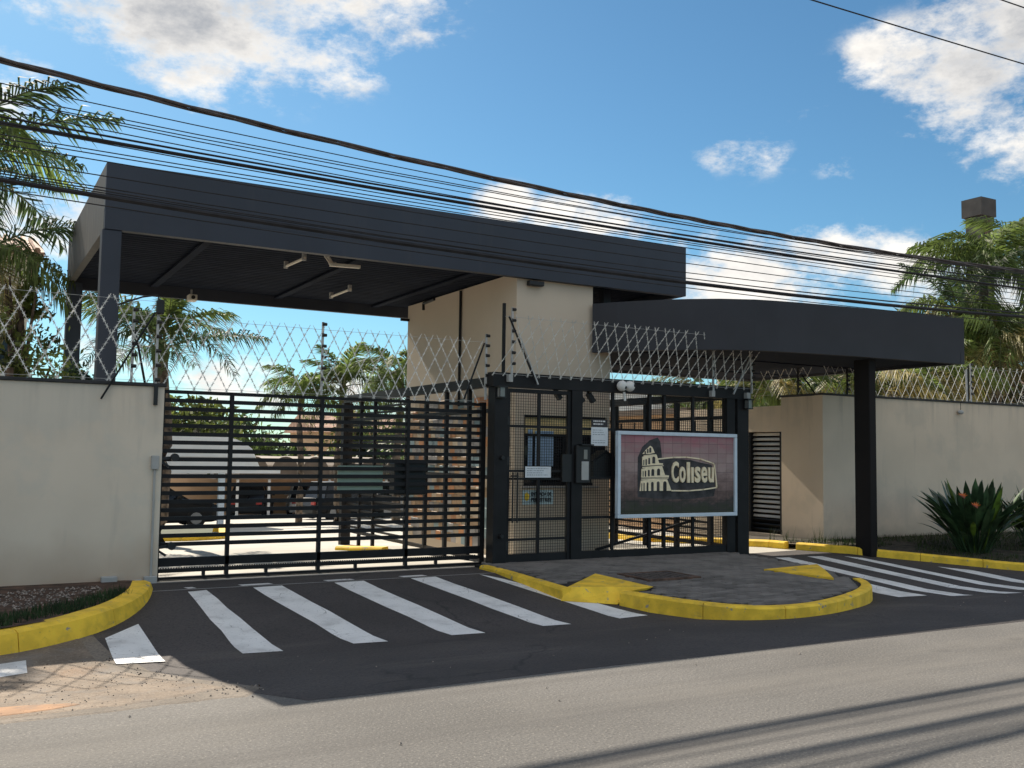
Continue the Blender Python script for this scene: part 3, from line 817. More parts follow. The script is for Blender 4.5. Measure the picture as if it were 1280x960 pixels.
wall_strip(front, .10, CZ0, CZ1).build('front_fascia', M_canopyR, cr, smooth=False)
wall_strip([(15.78, 11.272), (15.78, 16.8)], .10, CZ0+.002, 3.60).build('side_fascia', M_canopyR, cr)
MB().box(9.72, 16.7, CZ0+.004, 15.68, 16.8, 3.598).build('rear_fascia', M_canopyR, cr)
sof = [(x+.06 if i < 5 else x, y+.08) for i, (x, y) in enumerate(front)] + [(15.7, 16.72), (9.74, 16.72)]
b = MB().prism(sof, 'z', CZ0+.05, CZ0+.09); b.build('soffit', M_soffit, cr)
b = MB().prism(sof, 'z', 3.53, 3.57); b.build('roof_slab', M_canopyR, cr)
for yb in (13.4, 15.4): MB().box(10.0, yb, CZ0+.03, 15.66, yb+.15, CZ0+.048).build('soffit_beam', M_soffit, cr)
MB().box(13.68, 11.62, -.1, 13.845, 11.96, CZ0-.002, .01).build('column', M_column, cr)

# ------------------------------------------------------------------ guard booth
bt = thing('guard_booth', 'beige plastered guard booth rising to the underside of the big canopy', 'guardhouse', (8.7, 15.8, 0))
BX0, BX1, BY0, BY1, BZ = 7.83, 9.70, 13.74, 18.20, 4.625
b = MB()
b.box(BX0, BY0, -.2, BX1, BY0+.15, 1.137)                 # below the window
b.box(BX0, BY0, 1.137, 8.0, BY0+.15, 2.30)
b.box(9.64, BY0, 1.137, BX1, BY0+.15, 2.30); b.box(9.38, BY0, 1.137, 9.64, BY0+.15, 1.37)
b.box(BX0, BY0, 2.30, BX1, BY0+.15, 4.0); b.box(BX0, BY0, 4.0, 9.33, BY0+.15, BZ)
b.build('front_wall', M_booth, bt)
b = MB(); b.box(BX0, BY0+.15, -.2, BX0+.15, BY1, BZ); sw = b.build('side_wall', M_booth, bt)
b = MB(); b.box(BX0+.15, BY1-.15, -.2, BX1, BY1, 4.0); b.box(BX1-.15, BY0+.15, -.2, BX1, BY1-.15, 3.35); b.build('rear_wall', M_booth, bt)
wd = MB(); wd.box(8.0, BY0+.04, 1.137, 8.04, BY0+.10, 2.30); wd.box(9.60, BY0+.04, 1.137, 9.64, BY0+.10, 2.30); wd.box(8.04, BY0+.04, 1.137, 9.60, BY0+.10, 1.18); wd.box(8.04, BY0+.04, 2.26, 9.60, BY0+.10, 2.30); wd.box(8.04, BY0+.035, 1.95, 9.60, BY0+.10, 1.995); wd.box(8.78, BY0+.038, 1.18, 8.82, BY0+.10, 1.95)
wf = wd.build('window', M_metal, bt)
MB().box(8.04, BY0+.07, 1.18, 9.60, BY0+.08, 1.95).build('pane', M_glass, wf)
MB().box(8.04, BY0+.07, 1.996, 9.60, BY0+.08, 2.26).build('transom_panel', M_warm, wf)
MB().box(7.98, BY0-.05, 1.10, 9.45, BY0-.002, 1.133, .004).build('window_sill', M_grey, bt)
t = MB().box(8.11, BY0+.055, 1.46, 8.20, BY0+.066, 2.06).build('notice_sheet', M_bluepaper, wf, label='narrow pale strip hung in the booth window')
t = MB().box(8.25, BY0+.055, 1.46, 8.60, BY0+.066, 2.04).build('notice_sheet', M_bluepaper, wf, label='wide blue sheet hung in the booth window')
# colour patch cladding on the entry side of the booth
tm = [MB().box(-.012, -.104, -.084, 0, .104, .084, .004).mesh('cladding_tile', m) for m in M_tilec]
r = random.Random(2); zz = .08; row = 0; cnt = 0
while zz < 2.58:
    y = BY0+.16+(.105 if row % 2 else 0)
    while y < BY1-.12:
        if cnt < 298:
            place('cladding_tile', r.choices(tm, (4, 3, 4, 2, 3))[0], sw, (BX0-.001, y+.1, zz+.055), None, (r.uniform(.8, 1.6), 1.0, 1.0)); cnt += 1
        y += .36 if False else .212
    zz += .172; row += 1
# rising cable pipe on the booth
MB().tube([(BX0-.03, 15.75, 2.5), (BX0-.03, 15.75, 4.6)], .025, 8).build('cable_pipe', M_metal, bt)
MB().tube([(BX0-.02, 17.4, 4.45), (BX0-.02, 17.4, 4.58), (BX0-.02, 16.9, 4.60)], .03, 6).build('cable_hook', M_black, bt)
MB().tube([(BX0-.02, 18.1, 4.33), (BX0-.2, 18.1, 4.33)], .03, 8).build('floodlight_stub', M_metal, bt)
MB().box(8.0, BY0-.13, 4.42, 8.28, BY0-.02, 4.50, .01).build('floodlight', M_black, bt)

# ------------------------------------------------------------------ sliding gate
sg = thing('sliding_gate', 'black metal sliding gate of horizontal slats', 'gate', (4.6, 12.95, 0))
GX0, GX1, GY = 1.95, 6.84, 12.98
def grail(nm, z0, z1, y0=GY-.02, y1=GY+.02, x0=GX0, x1=GX1): MB().box(x0, y0, z0, x1, y1, z1).build(nm, M_metal, sg)
gsm = MB().box(GX0, -.012, -.026, GX1, .012, .026).mesh('slat', M_metal)
grail('top_rail', 2.365, 2.41)
for i in range(1, 19):
    z = 2.385 - i*.1075
    place('slat', gsm, sg, (0, GY, z))
grail('lock_rail', .175, .28, GY-.03, GY+.03); grail('rack_rail', .095, .145); grail('bottom_rail', -.04, .045, GY-.03, GY+.03)
b = MB()
for i in range(150): b.box(GX0+i*.032, GY-.03, .145, GX0+i*.032+.016, GY-.012, .158)
b.build('gear_rack', M_metal, sg)
for x in (2.23, 3.10, 4.33, 5.62): MB().box(x-.024, GY-.03, .046, x+.024, GY+.03, 2.364).build('stile', M_metal, sg)
MB().box(GX1-.04, GY-.035, .046, GX1+.035, GY+.03, 2.42).build('end_stile', M_metal, sg)
for x in (2.81, 3.62, 4.87, 6.1): MB().box(x-.02, GY-.02, .046, x+.02, GY+.02, .094).build('foot_block', M_metal, sg)
MB().box(2.0, 12.9, -.03, 7.0, 13.06, .012).build('gate_track', M_metal, None, label='steel floor track under the sliding gate', category='gate track')
for z in (1.53, .42):
    t = thing('guide_roller', 'black guide roller clamped at the wall end of the sliding gate, %s' % ('upper' if z > 1 else 'lower'), 'roller', (2.27, 12.88, z), 'gate rollers at the wall end')
    MB().tube([(2.38, 12.90, z+.02), (2.38, 12.82, z+.02)], .05, 12).build('wheel', M_black, t)
    b = MB(); b.bar((2.215, 12.88, z), (2.38, 12.88, z+.02), .035); b.bar((2.215, 12.88, z-.03), (2.32, 12.88, z-.10), .03); b.build('bracket', M_black, t)
t = thing('gate_plate', 'pale green rectangular plate fixed behind the sliding gate', 'sign', (4.9, 13.05, 1.28))
MB().box(4.60, 13.03, 1.10, 5.27, 13.05, 1.46).build('plate', M_green, t)
t = thing('letter_box', 'black box mounted behind the gate slats near the booth', 'box', (5.7, 13.1, 1.27))
MB().box(5.46, 13.06, 1.04, 5.96, 13.25, 1.50, .01).build('case', M_black, t)
MB().box(5.52, 13.05, 1.36, 5.90, 13.058, 1.39).build('slot', M_metal, t)

# ------------------------------------------------------------------ pedestrian enclosure
CY = 12.65
cf = thing('entrance_fence', 'black steel front of the pedestrian enclosure with posts and top beam', 'fence', (9.3, CY, 0))
def part(nm, x0, y0, z0, x1, y1, z1, par=cf, m=None, bev=0.0, **kw): return MB().box(x0, y0, z0, x1, y1, z1, bev).build(nm, m or M_metal, par, **kw)
gp = part('gate_post', 6.83, CY-.06, -.1, 7.055, CY+.16, 2.645, bev=.006)
for z in (1.597, .45):
    MB().tube([(6.95, CY-.06, z), (6.95, CY-.12, z)], [.035, .03], 10).build('bolt_knob', M_black, gp)
part('header_beam', 6.80, CY-.055, 2.648, 11.86, CY+.13, 2.86)
part('post', 8.19, CY-.05, -.05, 8.385, CY+.10, 2.645)
part('post', 11.34, CY-.03, -.05, 11.52, CY+.10, 2.645)
part('post', 11.55, CY-.06, -.05, 11.80, CY+.16, 2.645)
part('kick_plate', 8.39, CY-.01, .03, 11.33, CY+.02, .175)
for x in (8.99, 9.72, 10.02, 10.62): part('mullion', x-.025, CY-.012, .178, x+.025, CY+.03, 2.645)
for z in (.69, 1.30, 2.06): part('rail', 8.39, CY-.016, z-.02, 8.96, CY+.02, z+.02)
for z in (.70, 2.06): part('rail', 9.02, CY+.032, z-.025, 11.33, CY+.06, z+.025)
def grid(nm, par, x0, x1, z0, z1, y, p=.042, w=.0052, ax='x'):
    b = MB()
    def bx(a0, c0, a1, c1, d):
        if ax == 'x': b.box(a0, y+d, c0, a1, y+d+w*.8, c1)
        else: b.box(y+d, a0, c0, y+d+w*.8, a1, c1)
    x = x0
    while x < x1: bx(x, z0, x+w, z1, 0); x += p
    z = z0
    while z < z1: bx(x0, z, x1, z+w, w*.9); z += p
    return b.build(nm, M_metal, par)
grid('wire_mesh', cf, 8.386, 11.33, .178, 2.645, CY+.022)
# pedestrian gate
pg = thing('pedestrian_gate', 'black wire mesh pedestrian gate with a long pull handle', 'gate', (7.6, CY, 0))
def dp(nm, x0, z0, x1, z1, d=.02, m=None): return MB().box(x0, CY-d, z0, x1, CY+d, z1).build(nm, m or M_metal, pg)
dp('stile', 7.06, .02, 7.11, 2.63, .025); dp('stile', 8.13, .02, 8.186, 2.63, .025); dp('mullion', 7.60, .18, 7.645, 2.57, .02)
for z0, z1 in ((2.575, 2.63), (2.05, 2.09), (1.385, 1.42), (1.27, 1.30), (.66, .705), (.37, .405)): dp('rail', 7.112, z0, 8.128, z1, .022)
dp('kick_plate', 7.112, .03, 8.128, .176, .012)
grid('wire_mesh', pg, 7.11, 8.13, .177, 2.575, CY+.024)
h = MB(); h.tube([(7.15, CY-.06, .64), (7.15, CY-.06, 1.38)], .013, 8); h.tube([(7.23, CY-.06, .64), (7.23, CY-.06, 1.38)], .013, 8)
for z in (.68, 1.33): h.bar((7.13, CY-.045, z), (7.25, CY-.045, z), .03, .02)
h.build('handle', M_black, pg)
part('lock_plate', 8.02, CY-.055, 1.24, 8.185, CY-.03, 1.66, pg, M_black)
for z in (2.15, 1.55, .3): dpx = MB().box(7.05, CY-.045, z-.06, 7.10, CY-.028, z+.06); dpx.build('hinge', M_black, pg)
# side fences of the enclosure
sf = thing('side_fence', 'black side fence of the pedestrian enclosure along the entry lane', 'fence', (6.96, 16, 0))
part('top_beam', 6.90, CY+.17, 2.66, 7.02, 19.3, 2.81, sf)
for y in (13.67, 14.49, 15.28, 16.11, 17.66, 18.4): part('post', 6.93, y-.03, -.3, 6.99, y+.03, 2.655, sf)
part('post', 6.86, 19.15, -.35, 7.06, 19.30, 2.655, sf)
for z in (1.30, .06, 2.3): part('rail', 6.935, CY+.17, z-.03, 6.985, 19.14, z+.03, sf)
for i in range(22):
    z = .15+i*.113
    if abs(z-1.3) < .07 or abs(z-2.3) < .07: continue
    part('slat', 6.95, 16.15, z-.02, 6.972, 19.14, z+.02, sf)
sr = thing('side_fence', 'black barred side fence of the enclosure along the exit lane', 'fence', (11.75, 15, 0))
part('top_beam', 11.68, CY+.18, 2.66, 11.80, 17.2, 2.80, sr)
for y in (13.5, 14.45, 15.4, 16.4, 17.15): part('post', 11.70, y-.04, -.2, 11.78, y+.04, 2.655, sr)
for z in (.10, .95, 2.35): part('rail', 11.715, CY+.18, z-.03, 11.765, 17.1, z+.03, sr)
for i in range(6): part('slat', 11.73, 13.55, .22+i*.12, 11.75, 17.1, .26+i*.12, sr)
for i in range(9): part('bar', 11.735, 13.0+i*.46, .98, 11.755, 13.03+i*.46, 2.31, sr)
grid('wire_mesh', sr, CY+.2, 17.1, .13, 2.34, 11.765, .06, .005, 'y')
ig = thing('inner_gate', 'black slatted inner gate at the back of the pedestrian enclosure', 'gate', (10.7, 17, 0))
part('frame', 9.75, 17.0, -.15, 9.85, 17.08, 2.6, ig); part('frame', 11.55, 17.0, -.15, 11.66, 17.08, 2.6, ig)
part('top_rail', 9.86, 17.0, 2.5, 11.54, 17.08, 2.6, ig)
for i in range(10): part('slat', 9.86, 17.02, -.02+i*.16, 11.54, 17.06, .05+i*.16, ig)
for x in (10.3, 10.75, 11.2): part('bar', x, 17.03, 1.52, x+.04, 17.055, 2.49, ig)
# brace bars seen under the sign
MB().bar((9.2, 13.4, .10), (11.3, 13.4, .55), .04).build('brace', M_metal, sr)

# ------------------------------------------------------------------ sign board
sgn = thing('sign_board', 'framed Coliseu sign with cream arches and lettering on a purple print', 'sign', (10.2, 12.5, 1.36))
SX0, SX1, SZ0, SZ1, SY = 8.965, 11.43, .675, 2.04, 12.50
M_print = bpy.data.materials.new('sign_print'); M_print.use_nodes = True
nd, lk, pb = tree_of(M_print); pb.inputs['Roughness'].default_value = .55
g = nd.new('ShaderNodeNewGeometry'); sx = nd.new('ShaderNodeSeparateXYZ'); lk.new(g.outputs['Position'], sx.inputs[0])
mr = nd.new('ShaderNodeMapRange'); mr.inputs['From Min'].default_value = SZ0; mr.inputs['From Max'].default_value = SZ1; lk.new(sx.outputs['Z'], mr.inputs['Value'])
ns = nd.new('ShaderNodeTexNoise'); ns.inputs['Scale'].default_value = 4.2; ns.inputs['Detail'].default_value = 10; ns.inputs['Roughness'].default_value = .68
mpp = nd.new('ShaderNodeMapping'); mpp.inputs['Scale'].default_value = (1, 1, 2.2); lk.new(g.outputs['Position'], mpp.inputs['Vector']); lk.new(mpp.outputs[0], ns.inputs['Vector'])
ad = nd.new('ShaderNodeMath'); ad.operation = 'MULTIPLY_ADD'; lk.new(ns.outputs['Fac'], ad.inputs[0]); ad.inputs[1].default_value = .62
sb = nd.new('ShaderNodeMath'); sb.operation = 'SUBTRACT'; lk.new(mr.outputs[0], sb.inputs[0]); sb.inputs[1].default_value = .31; lk.new(sb.outputs[0], ad.inputs[2])
cr_ = nd.new('ShaderNodeValToRGB'); el = cr_.color_ramp.elements
el[0].position = .05; el[0].color = (.035, .040, .018, 1); el[1].position = .17; el[1].color = (.050, .042, .036, 1)
for p_, c_ in ((.24, (.12, .075, .065)), (.42, (.25, .165, .15)), (.60, (.40, .295, .275)), (.80, (.38, .235, .235)), (1.0, (.42, .15, .185))):
    e = el.new(p_); e.color = (*c_, 1)
lk.new(ad.outputs[0], cr_.inputs['Fac'])
bk = nd.new('ShaderNodeTexBrick'); bk.offset = 0; bk.inputs['Scale'].default_value = 1.0; bk.inputs['Brick Width'].default_value = .19; bk.inputs['Row Height'].default_value = .155; bk.inputs['Mortar Size'].default_value = .004
bk.inputs['Color1'].default_value = (1,1,1,1); bk.inputs['Color2'].default_value = (.85,.83,.84,1); bk.inputs['Mortar'].default_value = (.5,.47,.5,1)
cb = nd.new('ShaderNodeCombineXYZ'); lk.new(sx.outputs['X'], cb.inputs['X']); lk.new(sx.outputs['Z'], cb.inputs['Y']); lk.new(cb.outputs[0], bk.inputs['Vector'])
mm = nd.new('ShaderNodeMix'); mm.data_type = 'RGBA'; mm.blend_type = 'MULTIPLY'; mm.inputs[0].default_value = 1
lk.new(cr_.outputs[0], mm.inputs[6]); lk.new(bk.outputs[0], mm.inputs[7]); lk.new(mm.outputs[2], pb.inputs['Base Color'])
MB().box(SX0+.03, SY, SZ0+.03, SX1-.03, SY+.03, SZ1-.03).build('print_panel', M_print, sgn)
for x0, z0, x1, z1 in ((SX0, SZ0, SX1, SZ0+.058), (SX0, SZ1-.058, SX1, SZ1), (SX0, SZ0+.059, SX0+.058, SZ1-.059), (SX1-.058, SZ0+.059, SX1, SZ1-.059)):
    MB().box(x0, SY-.035, z0, x1, SY+.045, z1, .006).build('frame', M_frame, sgn)
M_ghost = mat('printed_stone', (0.050, 0.046, 0.050), .6, .35, 6)
def su(u, v): return SX0 + u*(SX1-SX0), SZ1 - v*(SZ1-SZ0)          # u right, v down, 0..1
def flat(nm, polys, m, d, th=.004):
    b = MB()
    for P in polys: b.prism([su(u, v) for u, v in P], 'y', SY-d-th, SY-d)
    return b.build(nm, m, sgn)
flat('ruin_silhouette', [[(.165,.76),(.163,.5),(.165,.30),(.20,.18),(.26,.10),(.325,.065),(.345,.11),(.355,.22),(.36,.30),(.45,.31),(.60,.325),(.70,.36),(.78,.38),(.80,.48),(.815,.66),(.80,.76),(.6,.79),(.4,.79)]], M_ghost, .0005, .002)
def arch(u0, u1, v0, v1, n_=6):
    r_v = min((v1-v0)*.5, (u1-u0)*.9); c = (u0+u1)/2; w = (u1-u0)/2
    return [(u0, v1), (u0, v0+r_v)] + [(c - w*math.cos(math.pi*k/n_), v0+r_v - r_v*math.sin(math.pi*k/n_)) for k in range(1, n_)] + [(u1, v0+r_v), (u1, v1)]
tiers = [[(.200,.262),(.225,.215),(.262,.165),(.278,.18),(.297,.245),(.25,.262)],
         [(.198,.40),(.198,.295),(.24,.278),(.313,.270),(.333,.365),(.365,.368),(.365,.385),(.27,.393)],
         [(.190,.535),(.192,.435),(.25,.415),(.358,.403),(.382,.505),(.415,.51),(.412,.535),(.30,.535)],
         [(.178,.69),(.188,.570),(.27,.555),(.40,.555),(.436,.69)]]
flat('tower_logo', tiers, M_cream, .003, .012)
bars = [[(.200,.413),(.37,.392),(.37,.40),(.20,.425)], [(.19,.548),(.41,.543),(.41,.549),(.19,.56)], [(.21,.278),(.31,.262),(.31,.268),(.21,.288)]]
flat('cornice_line', bars, M_cream, .003, .012)
arches = [arch(.214,.224,.225,.26), arch(.234,.245,.200,.25), arch(.252,.268,.185,.245)]
arches += [arch(.205,.212,.33,.39), arch(.222,.232,.32,.39), arch(.245,.258,.305,.38), arch(.277,.300,.29,.37)]
arches += [arch(.200,.206,.46,.525), arch(.217,.227,.455,.525), arch(.242,.256,.445,.52), arch(.270,.292,.435,.515), arch(.316,.340,.43,.51)]
arches += [arch(.190,.196,.60,.69), arch(.207,.215,.595,.69), arch(.232,.246,.59,.69), arch(.268,.288,.585,.69), arch(.314,.336,.58,.69), arch(.366,.394,.578,.69)]
for P in arches: flat('arch_opening', [P], M_ghost, .0155, .003)
# cartouche outline
out = [(.325,.318),(.45,.297),(.56,.292),(.68,.312),(.78,.358),(.80,.37),(.822,.655),(.70,.68),(.58,.692),(.44,.690)]
b = MB()
for (a, c) in zip(out, out[1:]):
    (xa, za), (xc, zc) = su(*a), su(*c)
    d = Vector((xc-xa, 0, zc-za)); e = d.normalized()*.008
    b.bar((xa-e.x, SY-.012, za-e.z), (xc+e.x, SY-.012, zc+e.z), .02, .02, up=(0, 1, 0))
b.build('cartouche_line', M_cream, sgn)
def text_mesh(txt, size, xs=1.0, bold=0.0, ext=.006, spacing=1.0, name='lettering'):
    cu = bpy.data.curves.new(name, 'FONT'); cu.body = txt; cu.size = size; cu.extrude = ext; cu.offset = bold; cu.space_character = spacing
    cu.resolution_u = 3
    ob = bpy.data.objects.new(name, cu); COL.objects.link(ob)
    dg = bpy.context.evaluated_depsgraph_get()
    me = bpy.data.meshes.new_from_object(ob.evaluated_get(dg))
    bpy.data.objects.remove(ob)
    vs = [v.co for v in me.vertices]
    x0, x1 = min(v.x for v in vs), max(v.x for v in vs)
    me.transform(Matrix(((xs,0,0,-x0*xs),(0,0,-1,0),(0,1,0,0),(0,0,0,1))))
    return me, (x1-x0)*xs
def letters(txt, par, x, y, z, width, size, m, bold=0, ext=.006, name='lettering', spacing=1.0):
    me, w = text_mesh(txt, size, 1, bold, ext, spacing)
    me.transform(Matrix.Diagonal((width/w, 1, 1, 1)))
    me.materials.clear(); me.materials.append(m)
    return place(name, me, par, (x, y, z))
cx, cz = su(.435, .565)
cap = .82                                                          # width of the word
# the word, one letter at a time: tall condensed capital, dotless i
seq = [('C', .434, .492, .250), ('o', .499, .549, .190), ('l', .563, .586, .245), ('\u0131', .598, .618, .184), ('s', .628, .676, .190), ('e', .684, .735, .190), ('u', .746, .792, .184)]
for ch, u0, u1, hv in seq:
    me, w = text_mesh(ch, 1.0, 1, .022, .012)
    zs = [v.co.z for v in me.vertices]; z0, z1 = min(zs), max(zs)
    xx, zz = su(u0, .595)
    me.transform(Matrix((((u1-u0)*(SX1-SX0)/w,0,0,0),(0,1,0,0),(0,0,hv*(SZ1-SZ0)/(z1-z0),-z0*hv*(SZ1-SZ0)/(z1-z0)),(0,0,0,1))))
    me.materials.clear(); me.materials.append(M_cream)
    place('letter', me, sgn, (xx, SY-.018, zz))

# ------------------------------------------------------------------ notices and fittings on the mesh
def lines_of_print(par, x0, x1, ztop, n_, dz, y, m, sd, h=.010):
    r = random.Random(sd); b = MB()
    for i in range(n_):
        x = x0; z = ztop - i*dz; e = x1 - r.uniform(0, .3)*(x1-x0)
        while x < e:
            w = r.uniform(.015, .05); b.box(x, y-.001, z-h, min(x+w, e), y+.001, z); x += w+.012
    return b.build('print_line', m, par)
NY = CY-.045
t = thing('notice', 'white notice wide and low, wired to the mesh beside the gate handle', 'notice', (7.6, NY, 1.4))
MB().box(7.37, NY, 1.305, 7.82, NY+.004, 1.47).build('sheet', M_paper, t); lines_of_print(t, 7.40, 7.79, 1.445, 4, .032, NY-.001, M_inkgrey, 1)
t = thing('notice', 'pale blue upright notice fixed right of the gate below a dark plate', 'notice', (8.7, NY, 1.95))
MB().box(8.55, NY, 1.80, 8.865, NY+.004, 2.09).build('sheet', M_paper, t); lines_of_print(t, 8.58, 8.84, 2.05, 3, .035, NY-.001, M_inkgrey, 2); lines_of_print(t, 8.58, 8.84, 1.89, 2, .035, NY-.001, M_inkgrey, 3)
t = thing('notice', 'small dark plate with two lines of white print above the pale notice', 'notice', (8.7, NY, 2.15))
MB().box(8.555, NY, 2.093, 8.86, NY+.004, 2.215).build('sheet', M_inkgrey if False else M_ink, t); lines_of_print(t, 8.59, 8.83, 2.195, 2, .045, NY-.001, M_inkwhite, 4, .022)
t = thing('notice', 'pale sign reading entrada de pedestres with a yellow emblem behind the mesh', 'notice', (7.65, NY+.1, 1.0))
yn = CY+.05
MB().box(7.385, yn, .90, 7.93, yn+.004, 1.115).build('sheet', mat('pale_blue_sheet', (.46, .56, .56), .8, .03, 8), t)
letters('ENTRADA DE', t, 7.53, yn-.003, 1.03, .36, .075, M_ink, .003, .002)
letters('PEDESTRES', t, 7.53, yn-.003, .945, .36, .075, M_ink, .003, .002)
MB().prism([(7.41, .99), (7.45, .95), (7.49, .97), (7.50, 1.04), (7.46, 1.085), (7.42, 1.06)], 'y', yn-.004, yn-.001).build('emblem', M_yellow, t)
t = thing('intercom', 'black intercom unit with a pale label on the post beside the pedestrian gate', 'intercom', (8.35, NY, 1.5))
MB().box(8.24, CY-.11, 1.22, 8.50, CY-.051, 1.80, .01).build('case', M_black, t)
MB().box(8.33, CY-.118, 1.27, 8.46, CY-.111, 1.555).build('label_plate', M_grey, t)
MB().box(8.37, CY-.118, 1.59, 8.435, CY-.111, 1.735).build('display', M_lamp, t)
MB().box(8.30, CY-.17, 1.80, 8.52, CY-.05, 1.82).build('hood', M_black, t)
t = thing('letter_box', 'black house shaped letter box with pitched lid on the mesh panel', 'letter box', (8.9, 12.75, 1.5))
MB().prism([(8.66, 1.30), (9.13, 1.30), (9.13, 1.55), (8.895, 1.69), (8.66, 1.55)], 'y', CY+.04, CY+.26).build('case', M_black, t)
MB().prism([(8.63, 1.545), (8.895, 1.705), (9.16, 1.545), (9.16, 1.57), (8.895, 1.735), (8.63, 1.57)], 'y', CY+.035, CY+.28).build('lid', M_metal, t)
for x, lab in ((6.90, 'square lantern at the top of the gate post beside the sliding gate'), (11.74, 'square lantern at the top of the far right end post')):
    t = thing('wall_lantern', lab, 'lantern', (x, CY-.12, 2.56), 'lanterns on the enclosure posts')
    b = MB(); b.prism([(x-.075, CY-.19), (x+.075, CY-.19), (x+.075, CY-.062), (x-.075, CY-.062)], 'z', 2.63, 2.648); b.box(x-.06, CY-.175, 2.475, x+.06, CY-.065, 2.49)
    for dx in (-.055, .045):
        b.box(x+dx, CY-.175, 2.49, x+dx+.01, CY-.165, 2.63); b.box(x+dx, CY-.078, 2.49, x+dx+.01, CY-.068, 2.63)
    b.build('cage', M_black, t)
    MB().box(x-.042, CY-.162, 2.492, x+.042, CY-.08, 2.628).build('lens', M_lamp, t)
t = thing('dome_camera', 'white twin dome camera on the top beam over the sign', 'camera', (9.14, 12.5, 2.75))
for dx in (-.075, .075):
    bm = bmesh.new(); bmesh.ops.create_uvsphere(bm, u_segments=14, v_segments=10, radius=.085)
    bmesh.ops.translate(bm, verts=bm.verts, vec=(9.14+dx, 12.51, 2.75)); MB().bm(bm).build('dome', M_white, t, smooth=True)
    bm = bmesh.new(); bmesh.ops.create_uvsphere(bm, u_segments=10, v_segments=8, radius=.026)
    bmesh.ops.translate(bm, verts=bm.verts, vec=(9.14+dx+(.02 if dx < 0 else .045), 12.445, 2.725 if dx < 0 else 2.76)); MB().bm(bm).build('lens', M_black, t, smooth=True)
MB().tube([(9.14, 12.56, 2.66), (9.16, 12.56, 2.52)], .02, 8).build('stem', M_white, t)
for x, z, lab in ((8.42, 2.55, 'black tilted sensor hung behind the mesh, left'), (8.62, 2.56, 'black sensor hung behind the mesh, right'), (8.0, 2.58, 'black magnetic lock at the top of the pedestrian gate')):
    t = thing('gate_sensor', lab, 'sensor', (x, CY+.1, z), 'sensors under the top beam')
    MB().bar((x-.05, CY+.08, z+.06), (x+.05, CY+.08, z-.07), .08, .07).build('case', M_black, t)
    MB().bar((x-.05, CY+.08, z+.05), (x-.06, CY+.08, z+.09), .03).build('bracket', M_metal, t)

# ------------------------------------------------------------------ razor mesh fences and electric posts
def strand_mesh(h, lean, w=.0085, barb=.024, step=.072, name='strand'):
    b = MB(); L = math.hypot(h, lean); d = Vector((lean/L, 0, h/L)); s = Vector((d.z, 0, -d.x))
    b.bar((0, 0, 0), (lean, 0, h), w, .004, up=(0, 1, 0))
    q = .03
    while q < L-.01:
        p = d*q
        b.face([p+d*.030+s*barb, p+d*.012, p-d*.002]); b.face([p-d*.030-s*barb, p-d*.012, p+d*.002])
        b.face([p+d*.030-s*barb*.8, p+d*.010, p-d*.002]); b.face([p-d*.030+s*barb*.8, p-d*.010, p+d*.002])
        b.bar(p-d*.016+Vector((0, -.003, 0)), p+d*.016+Vector((0, -.003, 0)), barb*.62, .003, up=(0, 1, 0))
        q += step
    return b.mesh(name, M_razor, recalc=False)
def razor(label, ax, a0, a1, c, z0, h, pitch, lean, lean_out=0.0, group='razor mesh panels'):
    root = thing('razor_mesh', label, 'razor wire', ((a0+a1)/2, c, z0) if ax == 'x' else (c, (a0+a1)/2, z0), group)
    k = .7 if (ax == 'x' and a0 > 13) else 1.3 if a0 < 0 else 1.0
    mf, mb = strand_mesh(h, lean, .0062*k, .021*k, .082), strand_mesh(h, -lean, .0062*k, .021*k, .082)
    n_ = int((a1-a0)/pitch); r = random.Random(int(a0*10)+17)
    for i in range(n_+1):
        a = a0+i*pitch
        for me, ok in ((mf, a+lean <= a1+.06), (mb, a-lean >= a0-.06)):
            off = .004 if me is mf else -.004
            aa = a + (0 if me is mf else pitch*.12) + r.uniform(-.012, .012)
            if not ok:
                continue
            loc = (aa, c+off, z0) if ax == 'x' else (c+off, aa, z0)
            place('strand', me, root, loc, (lean_out+r.uniform(-.03, .03), 0, 0 if ax == 'x' else math.pi/2))
    b = MB()
    for q in (.03, h-.05):
        z = z0+q*math.cos(lean_out); cc = c-q*math.sin(lean_out)
        b.bar((a0, cc, z) if ax == 'x' else (c, a0, z), (a1, cc, z) if ax == 'x' else (c, a1, z), .004)
    b.build('tie_wire', M_galv, root)
    return root
razor('silver razor mesh standing on the left boundary wall', 'x', -6.0, 2.15, 12.80, 2.475, 1.08, .29, .58)
razor('silver razor mesh above the sliding gate', 'x', 1.75, 6.9, 12.86, 2.40, .97, .205, .50)
razor('silver razor mesh above the pedestrian enclosure in front of the booth', 'x', 6.75, 12.0, 12.55, 2.80, .96, .195, .45, lean_out=.42)
razor('silver razor mesh along the top of the right boundary wall', 'x', 14.3, 30, 13.38, 2.905, .80, .24, .5)
razor('silver razor mesh on the return wall behind the exit canopy', 'y', 13.5, 15.2, XR+.1, 2.905, .75, .24, .5)
def epost(x, y, z0, z1, label, n_=6, brace=None, mat_=M_galv, side=.03):
    t = thing('fence_post', label, 'electric fence post', (x, y, z0), 'electric fence posts')
    MB().box(x-.014, y-.014, z0, x+.014, y+.014, z1).build('rod', mat_, t)
    im = MB().tube([(-.012, 0, 0), (.052, 0, 0)], [.026, .022], 8).mesh('insulator', M_ins)
    for i in range(n_):
        place('insulator', im, t, (x, y-.012, z0+(z1-z0)*(.22+.75*i/(n_-1))), (0, 0, 0 if side > 0 else math.pi))
    if brace:
        a, c = brace; MB().bar(a, c, .022).build('brace', M_metal, t)
    return t
